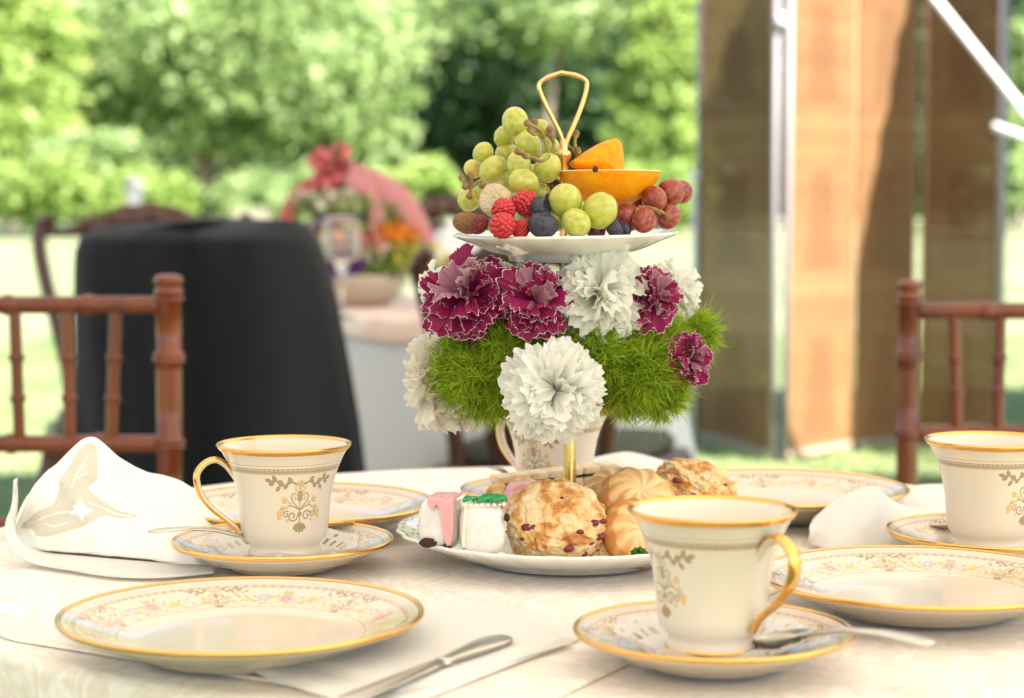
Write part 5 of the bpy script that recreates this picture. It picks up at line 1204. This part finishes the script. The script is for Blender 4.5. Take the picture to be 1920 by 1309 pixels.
# violet napkin bundle, cup, goblet, creamy rose heap
def on2(px, pyb): p = onz(px, pyb, Z2); return p
M_glass = mat('clear_glass', (1, 1, 1), .03, trans=1, ior=1.45)
g0 = on2(642, 598); gl_ = thing('wine_goblet', 'clear stemmed wine goblet on the far table before the basket', 'wine glass', (g0.x, g0.y, Z2)); gk = g0.y/F; H = (598-398)*gk
V, Fc, _ = lathe([(0, .002), (.034, .001), (.035, .003), (.012, .006), (.0045, .012), (.004, H*.42), (.010, H*.47), (.032, H*.58), (.041, H*.75), (.040, H*.9), (.037, H), (.0362, H), (.039, H*.9), (.0398, H*.75), (.031, H*.585), (.008, H*.485), (0, H*.475)], 40); put('glass', mesh('glass', V, Fc, M_glass), gl_)
v0 = on2(668, 560); mb = MB()
V, Fc = ball((0, 0, .036), .040, .028, .040, 24, 14, disp=lambda v: 1+.15*math.sin(6*math.atan2(v.y, v.x))+.15*noise.noise(v*3)); M_vio = mat('violet_satin', (.15, .03, .24), .45, sheen=.4)
o = put('violet_napkin', mesh('violet_napkin', V, Fc, M_vio), loc=(v0.x, v0.y, Z2)); tag(o, 'violet napkin bunched on the far table beside the goblet', 'napkin')
u0 = on2(722, 560); wc = thing('white_teacup', 'white cup on its saucer on the far pink topper', 'teacup', (u0.x, u0.y, Z2))
V, Fc, _ = lathe([(0, .004), (.03, .003), (.06, .012), (.061, .013), (.03, .006), (.022, .009), (.030, .014), (.040, .035), (.048, .062), (.0465, .062), (.038, .035), (.024, .016), (0, .014)], 48); put('cup_and_saucer', mesh('cup_and_saucer', V, Fc, M_whitech), wc)
V, Fc = sweep(smooth_path([(.040, 0, .052), (.062, 0, .050), (.060, 0, .028), (.036, 0, .024)], 5), .004, 8); put('handle', mesh('handle', V, Fc, M_whitech), wc)
s0 = on2(845, 545); tp_ = thing('white_teapot', 'rounded white teapot at the right of the far basket', 'teapot', (s0.x, s0.y, Z2))
V, Fc, _ = lathe([(0, .0), (.05, 0), (.075, .03), (.088, .07), (.080, .11), (.055, .14), (.04, .145), (.0, .146)], 40); put('body', mesh('body', V, Fc, M_whitech), tp_)
V, Fc, _ = lathe([(.045, .145), (.035, .158), (.012, .166), (.010, .172), (.015, .18), (.008, .19), (0, .191)], 32); put('lid', mesh('lid', V, Fc, M_whitech), tp_)
V, Fc = sweep(smooth_path([(-.075, 0, .04), (-.11, 0, .07), (-.13, 0, .12), (-.145, 0, .14)], 5), [.018]*4+[.013]*6+[.009]*6, 12); put('spout', mesh('spout', V, Fc, M_whitech), tp_)
V, Fc = sweep(smooth_path([(.07, 0, .11), (.12, 0, .12), (.13, 0, .07), (.08, 0, .04)], 5), .008, 8); put('handle', mesh('handle', V, Fc, M_whitech), tp_)

# ------------------------------------------------------------------ folding screen of woven reed panels
M_reed = mat('woven_reed', (.42, .23, .09), .7, transl=.22)
tcn = coords(M_reed); wv = node(M_reed, 'ShaderNodeTexNoise', Scale=3.0, Detail=5.0); link(M_reed, tcn, wv.inputs[0])
vc = node(M_reed, 'ShaderNodeVertexColor'); vc.layer_name = 'weave'; mx = node(M_reed, 'ShaderNodeMix', data_type='RGBA'); link(M_reed, vc.outputs[0], mx.inputs['Factor'])
rc = ramp(M_reed, wv.outputs[0], [(.3, (.35,.21,.085)), (.7, (.45,.28,.11))]); link(M_reed, rc, mx.inputs['A']); mx.inputs['B'].default_value = (.17, .075, .028, 1); setcol(M_reed, mx.outputs['Result'])
M_sfr = mat('silvered_frame', (.24, .225, .23), .45); M_wfr = mat('whitewashed_rail', (.32, .25, .19), .7)
def gp2(px, py): return onz(px, py, .02)
sc_ = thing('folding_screen', 'tall folding screen of woven reed panels standing on the grass', 'folding screen', (2.0*.6, 7.3, 0))
SL = Vector(sc_.location); HS = 1.95
def post(p, h=HS, r=.016, m=M_sfr, nm='frame_post', par=sc_):
    V, Fc = sweep([Vector((p.x, p.y, 0))-SL, Vector((p.x, p.y, h))-SL], r, 10); put(nm, mesh(nm, V, Fc, m), par)
def panel(pa, pb, lo=.05, hi=HS-.02, gap=True, dens=1.0, step=.016):
    a, b = Vector((pa.x, pa.y, 0))-SL, Vector((pb.x, pb.y, 0))-SL; d = b-a; L = d.length; du = d.normalized(); nrm = Vector((du.y, -du.x, 0))
    if nrm.y > 0: nrm = -nrm
    Vv = []; Ff = []; wt = []
    k = 0; z = lo
    nseg = 22
    while z < hi:
        i0 = len(Vv); rowv = random.uniform(-.16, .16)+.08*math.sin(z*26)
        for s in range(nseg+1):
            u = s/nseg; off = .0032*(1 if (s+k) % 2 else -1)
            for (oz, on_) in ((-.385, -1), (.385, -1), (.385, 1), (-.385, 1)):
                Vv.append(a+du*(L*(.02+.96*u))+nrm*(off+on_*.0012)+Vector((0, 0, z+oz*step*dens)))
                zz = (z % .62)/.62; x_ = abs(u-.5)*2; bell = 1 if (.15 < zz < .75 and x_ < .28+.38*(.75-zz)) else 0; bnd = .0 if zz < .08 else .45
                wt.append(max(0, min(1, (.95 if bell else bnd)+rowv+(.22 if (s//2+k//2) % 2 else -.22))))
        for s in range(nseg):
            for e in range(4): Ff.append((i0+s*4+e, i0+s*4+(e+1) % 4, i0+(s+1)*4+(e+1) % 4, i0+(s+1)*4+e))
        z += step; k += 1
    for s in range(nseg*2+1):
        u = s/(nseg*2); c = a+du*(L*(.02+.96*u)); V2, F2 = box(c+Vector((0, 0, (lo+hi)/2)), (.004, .004, hi-lo)); i0 = len(Vv); Vv += V2; Ff += [tuple(q+i0 for q in f) for f in F2]; wt += [.7]*8
    me = mesh('woven_panel', Vv, Ff, M_reed, smooth=False); at_ = me.color_attributes.new('weave', 'FLOAT_COLOR', 'POINT'); at_.data.foreach_set('color', np.repeat(np.array(wt, np.float32), 4))
    o = put('woven_panel', me, sc_); o['kind'] = 'stuff'
    for z_ in (lo-.02, hi+.005):
        mbx = MB(); q = Matrix(((du.x, nrm.x, 0), (du.y, nrm.y, 0), (0, 0, 1))); V2, F2 = box((a+b)/2+Vector((0, 0, z_)), (L*.97, .022, .022), q); mbx.add(V2, F2); mbx.build('rail', M_wfr, sc_, smooth=False)
q0, q1, q2, q3, q4 = onz(1308, 826, 0), onz(1448, 868, 0), onz(1594, 846, 0), onz(1706, 838, 0), onz(1868, 858, 0)
q1b = onz(1472, 868, 0); q3b = onz(1726, 842, 0)
M_reedp = mat('bamboo_frame', (.30, .17, .08), .6)
for p in (q0, q1, q1b): post(p, r=.013)
post(q2, r=.007, m=M_reedp)
post(q3, r=.008, m=M_reedp); post(q3b, r=.010, m=M_reedp); post(q4, r=.019)
panel(q0, q1); panel(q1b, q2); panel(q2+Vector((.01, .0, 0)), q3); panel(q3b, q4)
M_ballw = mat('white_enamel', (.85, .85, .85), .15, coat=.5)
for (x, y, Y) in ((1465, 38, q1.y-.03), (1303, 332, q0.y-.03)):
    p = at(x, y, Y); V, Fc = ball(p-SL, .024, nu=16, nv=10); put('round_knob', mesh('round_knob', V, Fc, M_ballw), sc_)
p = at(1303, 332, q0.y-.03); V, Fc = sweep([Vector((p.x, p.y, 0))-SL, p-SL], .008, 8); put('slim_post', mesh('slim_post', V, Fc, M_ballw), sc_)
# white folding tent frame behind the screen (leg outside the picture to the right)
M_wpaint = mat('white_painted_steel', (.80, .80, .80), .35)
tf = thing('tent_frame', 'white diagonal tent bars at the upper right edge before the reed screen', 'tent frame', (at(2400, 0, 6.6).x, 6.6, 0)); TL = Vector(tf.location)
def bar2(a, b, r, nm='brace_bar'):
    V, Fc = sweep([a-TL, b-TL], r, 10); put(nm, mesh(nm, V, Fc, M_wpaint), tf)
e = at(2400, 813, 6.6); bar2(at(1745, -12, 6.6), e, .013); bar2(at(1862, 236, 6.6), at(2400, 433, 6.6), .014)
bar2(Vector((TL.x, 6.6, 0)), Vector((TL.x, 6.6, 2.2)), .03, 'leg'); bar2(at(1745, -12, 6.6), Vector((at(1745, -12, 6.6).x-.35, 6.6, 2.2)), .018)
# ------------------------------------------------------------------ unseen canopy, a guess, added to shade the party and soften the light (over and behind the camera)
M_can = mat('added_canopy_fabric', (.90, .81, .75), .8, transl=.25)  # cream tint and translucency set for the light falling on the tables
ct = thing('added_canopy', 'unseen ivory canopy added over the tables to shade them and soften the light', 'canopy', (-.1, 1.4, 0)); CX0, CX1, CY0, CY1 = -3.6, 3.4, -4.2, 5.3
def canf(u, v):
    x = CX0+(CX1-CX0)*u; y = CY0+(CY1-CY0)*v; return Vector((x+.1, y-1.4, 2.35+.9*(1-max(abs(2*u-1), abs(2*v-1)))))
V, Fc, _ = grid(25, 25, canf); put('canopy_roof', mesh('canopy_roof', V, Fc, M_can), ct)
for a, b in (((0,0),(1,0)),((1,0),(1,1)),((1,1),(0,1)),((0,1),(0,0))):
    V, Fc, _ = grid(30, 3, lambda u, v: Vector((CX0+(CX1-CX0)*(a[0]*(1-u)+b[0]*u)+.1, CY0+(CY1-CY0)*(a[1]*(1-u)+b[1]*u)-1.4, 2.35-.18*v+(.03*math.cos(u*30*math.pi) if v == 1 else 0)))); put('valance', mesh('valance', V, Fc, M_can), ct)
for x in (CX0, CX1):
    for y in (CY0, CY1): V, Fc = sweep([(x+.1, y-1.4, 0), (x+.1, y-1.4, 2.35)], .02, 10); put('leg', mesh('leg', V, Fc, M_wpaint), ct)

# unseen brown sail added off to the right, shaped to shadow the right screen panels
M_sail = mat('added_sailcloth', (.12, .08, .05), .9)
sh_ = sun_dir
def onpanel(px, py):
    d = ray(px, py); n_ = Vector(((q3-q2).y, -(q3-q2).x, 0)); o_ = Vector((0, 0, CAMZ)); t_ = (Vector((q2.x, q2.y, 0))-o_).dot(n_)/d.dot(n_); return o_+d*t_
def lift(p, z=2.32): return p+sh_*((z-p.z)/sh_.z)
A_ = onpanel(1700, -8); B_ = onpanel(1600, 520); C_ = Vector((q2.x+.012, q2.y, 0)); A2 = A_+(A_-B_)*.28
pts = [lift(A2)]+[lift(A_*(1-t_)+B_*t_)+Vector((.030*noise.noise(Vector((t_*9, 0, 0)))+.022*noise.noise(Vector((t_*25, 3, 0))), 0, 0)) for t_ in np.linspace(0, 1, 26)]; pts += [lift(C_)]; iC = len(pts)-1; pts += [pts[-1]+Vector((1.6, -.2, 0)), Vector((pts[-1].x+1.6, pts[0].y+.8, 2.32)), pts[0]+Vector((.5, .8, 0))]  # outline cut so its shadow runs diagonally over the panel
ssl = thing('added_shade_sail', 'unseen brown sail added outside the right edge to shade the reed screen', 'shade sail', (pts[iC].x, pts[iC].y, 0)); LS = Vector(ssl.location); k_ = len(pts)
put('sail', mesh('sail', [p-LS for p in pts]+[p-LS+Vector((0, 0, .004)) for p in pts], [tuple(range(k_))[::-1], tuple(range(k_, 2*k_))]+[(i, (i+1) % k_, k_+(i+1) % k_, k_+i) for i in range(k_)], M_sail, smooth=False), ssl)
for p in (pts[iC], pts[iC+1], pts[iC+2]): V, Fc = sweep([Vector((p.x, p.y, 0))-LS, p-LS], .03, 8); put('post', mesh('post', V, Fc, M_reedp), ssl)
# ------------------------------------------------------------------ ground, grass, trees
M_grass = mat('lawn', (.10, .17, .04), .9)
gn = node(M_grass, 'ShaderNodeTexNoise', Scale=.35, Detail=8.0); link(M_grass, coords(M_grass), gn.inputs[0]); setcol(M_grass, ramp(M_grass, gn.outputs[0], [(.3, (.12,.17,.065)), (.5, (.185,.225,.105)), (.7, (.28,.30,.17))]))
me = mesh('ground', [(-400, -60, 0), (400, -60, 0), (400, 600, 0), (-400, 600, 0)], [(0, 1, 2, 3)], M_grass, smooth=False); o = put('ground', me); o['kind'] = 'structure'
nb = 60000; bx = rng.uniform(-3.2, 3.6, nb); by = 4+rng.uniform(0, 1, nb)**1.3*10; hgt = rng.uniform(.02, .055, nb); ang = rng.uniform(0, 6.28, nb); lean = rng.normal(size=(nb, 2))*.02
V = np.zeros((nb, 3, 3)); wdt = .0035
V[:, 0] = np.stack([bx-np.cos(ang)*wdt, by-np.sin(ang)*wdt, 0*bx], 1); V[:, 1] = np.stack([bx+np.cos(ang)*wdt, by+np.sin(ang)*wdt, 0*bx], 1); V[:, 2] = np.stack([bx+lean[:, 0], by+lean[:, 1], hgt], 1)
M_blade = mat('grass_blade', (.16, .30, .06), .6, transl=.35); noisec(M_blade, 1.2, [(.35, (.10,.22,.05)), (.6, (.32,.44,.14))], 3)
o = put('grass', mesh('grass', V.reshape(-1, 3), np.arange(nb*3).reshape(-1, 3), M_blade)); tag(o, 'short green lawn grass around the screen and chairs', 'grass', kind='stuff')
def leafmat(name, a, b, c, tr=.55):
    m = mat(name, b, .5, transl=tr); v = node(m, 'ShaderNodeVertexColor'); v.layer_name = 'tint'; setcol(m, ramp(m, v.outputs[0], [(0, a), (.5, b), (1, c)])); return m
ML_mid = leafmat('leaf_mid', (.14,.23,.08), (.33,.46,.17), (.58,.72,.40))
ML_yel = leafmat('leaf_yellow', (.17,.28,.06), (.34,.48,.12), (.55,.66,.26))
ML_dark = leafmat('leaf_dark', (.014,.042,.016), (.030,.075,.026), (.09,.17,.05), .2)
M_bark = mat('bark', (.20, .17, .13), .9); noisec(M_bark, 3, [(.3, (.14,.12,.09)), (.7, (.28,.24,.19))], 6, vs=(1, 1, .2)); nbump(M_bark, 12, .8, .03)
def crown(name, parent, cells, size, m, seed, spread=.42):
    """cells: list of (centre, radii, n_clumps, leaves_per_clump) local"""
    r_ = np.random.default_rng(seed); P_ = []; T_ = []
    for (c, rad, nc, nl) in cells:
        u = r_.normal(size=(nc, 3)); u /= np.linalg.norm(u, axis=1)[:, None]; rr_ = r_.uniform(.25, 1, nc)**.45
        cc_ = np.array(c)+u*rr_[:, None]*np.array(rad); ct_ = r_.uniform(0, 1, nc); cs = r_.uniform(.6, 1.4, nc)*spread*float(np.mean(rad))*.55
        pts = cc_[:, None, :]+r_.normal(size=(nc, nl, 3))*cs[:, None, None]*np.array([.6, .6, .42]); P_.append(pts.reshape(-1, 3)); T_.append((ct_[:, None]*.55+r_.uniform(0, .45, (nc, nl))).ravel())
    Pn = np.concatenate(P_); T = np.concatenate(T_); n = len(Pn); nrm = r_.normal(size=(n, 3)); nrm[:, 2] += .5; nrm /= np.linalg.norm(nrm, axis=1)[:, None]
    a = np.cross(nrm, r_.normal(size=(n, 3))); a /= np.linalg.norm(a, axis=1)[:, None]; b = np.cross(nrm, a); s = (size*r_.uniform(.6, 1.3, n))[:, None]
    V = np.stack([Pn-a*s*.5, Pn-b*s*.3+nrm*s*.08, Pn+a*s*.5, Pn+b*s*.3+nrm*s*.08], 1).reshape(-1, 3); Fc = np.arange(n*4).reshape(-1, 4)
    me = bpy.data.meshes.new(name); me.vertices.add(n*4); me.vertices.foreach_set('co', V.ravel()); me.loops.add(n*4); me.loops.foreach_set('vertex_index', Fc.ravel().astype(np.int32)); me.polygons.add(n); me.polygons.foreach_set('loop_start', (np.arange(n)*4).astype(np.int32)); me.materials.append(m); me.update(calc_edges=True)
    at_ = me.color_attributes.new('tint', 'FLOAT_COLOR', 'POINT'); tt_ = np.repeat(T, 4); at_.data.foreach_set('color', np.stack([tt_, tt_, tt_, np.ones_like(tt_)], 1).astype(np.float32).ravel())
    return put(name, me, parent)
def trunk(parent, pts, r0, r1, nm='trunk'):
    ps_ = smooth_path(pts, 5); V, Fc = sweep(ps_, [r0+(r1-r0)*i/(len(ps_)-1) for i in range(len(ps_))], 12); put(nm, mesh(nm, V, Fc, M_bark), parent)
def wpx(x0, x1, Y): return (x1-x0)/F*Y
def tree(label, px, Y, cells_px, m, seed, size, trunks, cat='tree', name='leafy_tree', tr=.2, group=None, dens=1.0):
    b = at(px, 400, Y); t = thing(name, label, cat, (b.x, Y, 0), group=group); cells = []
    for (x, y, rx, ry, nc, nl) in cells_px:
        p = at(x, y, Y); cells.append(((p.x-b.x, 0, p.z), (rx/F*Y, rx/F*Y*.75, ry/F*Y), int(nc*dens), nl))
    crown('crown', t, cells, size, m, seed)
    for k, pts in enumerate(trunks):
        w_ = [Vector((at(x, y, Y).x-b.x, 0, max(0, at(x, y, Y).z))) for x, y in pts]; trunk(t, w_, tr*(1 if k == 0 else .6), tr*.5 if k == 0 else tr*.2, 'trunk' if k == 0 else 'limb')
    return t
D = 55
GT = 'trees beyond the lawn'
tree('broad light green tree with a forked grey trunk left of centre', 405, D, [(440,60,330,190,240,60),(250,140,150,130,90,60),(610,150,150,150,110,60),(470,200,240,90,110,60),(700,230,80,90,40,60),(600,330,90,60,20,50),(430,-180,330,180,110,50)], ML_mid, 1, .34,
     [[(408, 428), (408, 400), (398, 360), (375, 310), (345, 250), (320, 180)], [(402, 370), (425, 310), (440, 250), (470, 180)], [(385, 330), (400, 270), (395, 180)], [(410, 350), (450, 300), (500, 230)]], tr=.34, group=GT)
tree('yellow green tree filling the far left edge', 20, 50, [(10,110,130,170,130,60),(40,260,120,110,80,60),(-40,-120,160,180,60,50)], ML_yel, 2, .32, [[(20, 432), (15, 330), (5, 200)]], tr=.2, group=GT)
tree('dark evergreen mass of tree behind the grapes and brass handle', 950, 68, [(950,120,260,220,200,60),(900,330,180,110,80,50),(1150,250,160,160,100,50),(830,60,130,180,70,50),(950,-180,260,160,70,40)], ML_dark, 3, .42, [[(950, 420), (955, 300), (950, 150)], [(1110, 420), (1120, 300)]], tr=.3, group=GT)
tree('mid green tree overhanging above the brass handle', 1000, 60, [(1090,20,170,70,60,50),(880,10,120,80,20,50),(1010,70,90,40,14,40),(1050,-150,220,120,60,40)], ML_mid, 4, .34, [[(1010, 420), (1030, 200), (1050, 60)]], tr=.16, group=GT)
tree('feathery yellow green tree left of the reed screen', 1250, 52, [(1250,100,90,120,80,60),(1235,270,90,110,80,60),(1290,30,80,80,40,50),(1180,200,50,90,16,50),(1260,-130,110,110,40,40)], ML_yel, 5, .28, [[(1250, 432), (1250, 300), (1255, 100)]], tr=.15, group=GT)
tree('dark tree behind the screen at the right edge', 1800, 60, [(1700,150,260,240,150,60),(1900,150,110,170,90,60),(1850,-120,260,120,50,40)], ML_dark, 6, .40, [[(1800, 425), (1800, 200)]], tr=.25, group=GT)
tree('light leafy tree seen at the right edge behind the tent bars', 1905, 50, [(1905,60,50,40,14,50),(1900,290,60,90,60,50),(1960,200,60,150,40,50)], ML_mid, 7, .3, [[(1910, 432), (1905, 200)]], tr=.14, group=GT)
sh = [(90,350,130,62,90,1,'yellow green shrub below the far left tree'),(255,368,120,52,80,1,'bright shrub around the pale post'),(180,290,110,40,60,0,'mid green bush above the bright shrubs at left'),(480,375,80,50,50,0,'mid green bush right of the forked trunk'),(560,370,70,60,50,0,'bush behind the ribbon basket'),(790,350,70,48,60,1,'bright shrub left of the green grapes'),(730,330,50,60,20,0,'bush above the coral bow'),(1230,370,110,50,60,1,'bright shrub left of the reed screen'),(1890,345,60,60,40,0,'bush at the right edge below the tent bars'),(1000,400,160,50,60,0,'low bush row behind the fruit plate')]
for k, (x, y, rx, ry, nc, kind, lb) in enumerate(sh):
    tree(lb, x, 46+k*.4, [(x, y, rx, ry, nc, 60)], ML_yel if kind else ML_mid, 20+k, .26, [[(x, 438), (x, y)], [(x+rx*.3, 438), (x+rx*.4, y)]], 'shrub', 'round_shrub', .06, 'shrubs along the lawn edge')
# far woods closing the view
b = thing('x', None, None); bpy.data.objects.remove(b)
wc_ = [((x, 86+rng.uniform(-3, 5), rng.uniform(1, 16)), (5, 4, 5), 10, 36) for x in np.linspace(-45, 45, 64)]+[((x, 90, rng.uniform(0, 4)), (4, 3, 3), 10, 36) for x in np.linspace(-45, 45, 40)]+[((x, 92, rng.uniform(8, 20)), (6, 3, 6), 10, 30) for x in np.linspace(-45, 45, 30)]
wo = crown('woods', None, wc_, 1.0, ML_dark, 77, spread=.6); tag(wo, 'dark far woods closing the view behind the garden trees', 'woods', kind='stuff')
# earth bank behind the woods so no sky shows between trunks
me = mesh('wooded_hill', *grid(40, 8, lambda u, v: Vector((-160+320*u, 96+30*v, 30*math.sin(v*math.pi/2)+1.5*noise.noise(Vector((u*20, v*4, 0)))*v)))[:2], mats=ML_dark if False else M_hill if 'M_hill' in globals() else None)
M_hill = mat('wooded_slope', (.03, .06, .02), .95); noisec(M_hill, .3, [(.35, (.015,.035,.012)), (.6, (.04,.08,.03))], 8); me.materials.append(M_hill)
o = put('wooded_hill', me); o['kind'] = 'structure'
# pale post and pale box far on the lawn
p0 = at(252, 398, 40); pz = at(252, 335, 40)
pt = thing('garden_post', 'small pale post with a cap standing far off by the shrubs', 'post', (p0.x, 40, 0))
V, Fc = box((0, 0, pz.z*.45), (.24, .24, pz.z*.9), None, .01); put('shaft', mesh('shaft', V, Fc, M_pale, smooth=False), pt)
V, Fc, _ = lathe([(.17, pz.z*.9), (.19, pz.z*.93), (.12, pz.z*.96), (.10, pz.z), (0, pz.z+.06)], 20); put('cap', mesh('cap', V, Fc, M_pale), pt)
p0 = at(468, 405, 42); bb_ = thing('garden_bench', 'pale cream bench far off on the lawn by the tree trunk', 'bench', (p0.x, 42, 0)); M_cb = mat('cream_paint', (.20, .19, .13), .8); zt3 = at(468, 392, 42).z
V, Fc = box((0, .2, zt3-.16), (.80, .06, .32), None, .01); put('backrest', mesh('backrest', V, Fc, M_cb, smooth=False), bb_)
V, Fc = box((0, -.05, .42), (.80, .45, .06), None, .01); put('seat', mesh('seat', V, Fc, M_cb, smooth=False), bb_)
for sx in (-.36, .36):
    V, Fc = box((sx, -.05, .2), (.06, .42, .4), None, .008); put('leg', mesh('leg', V, Fc, M_cb, smooth=False), bb_)
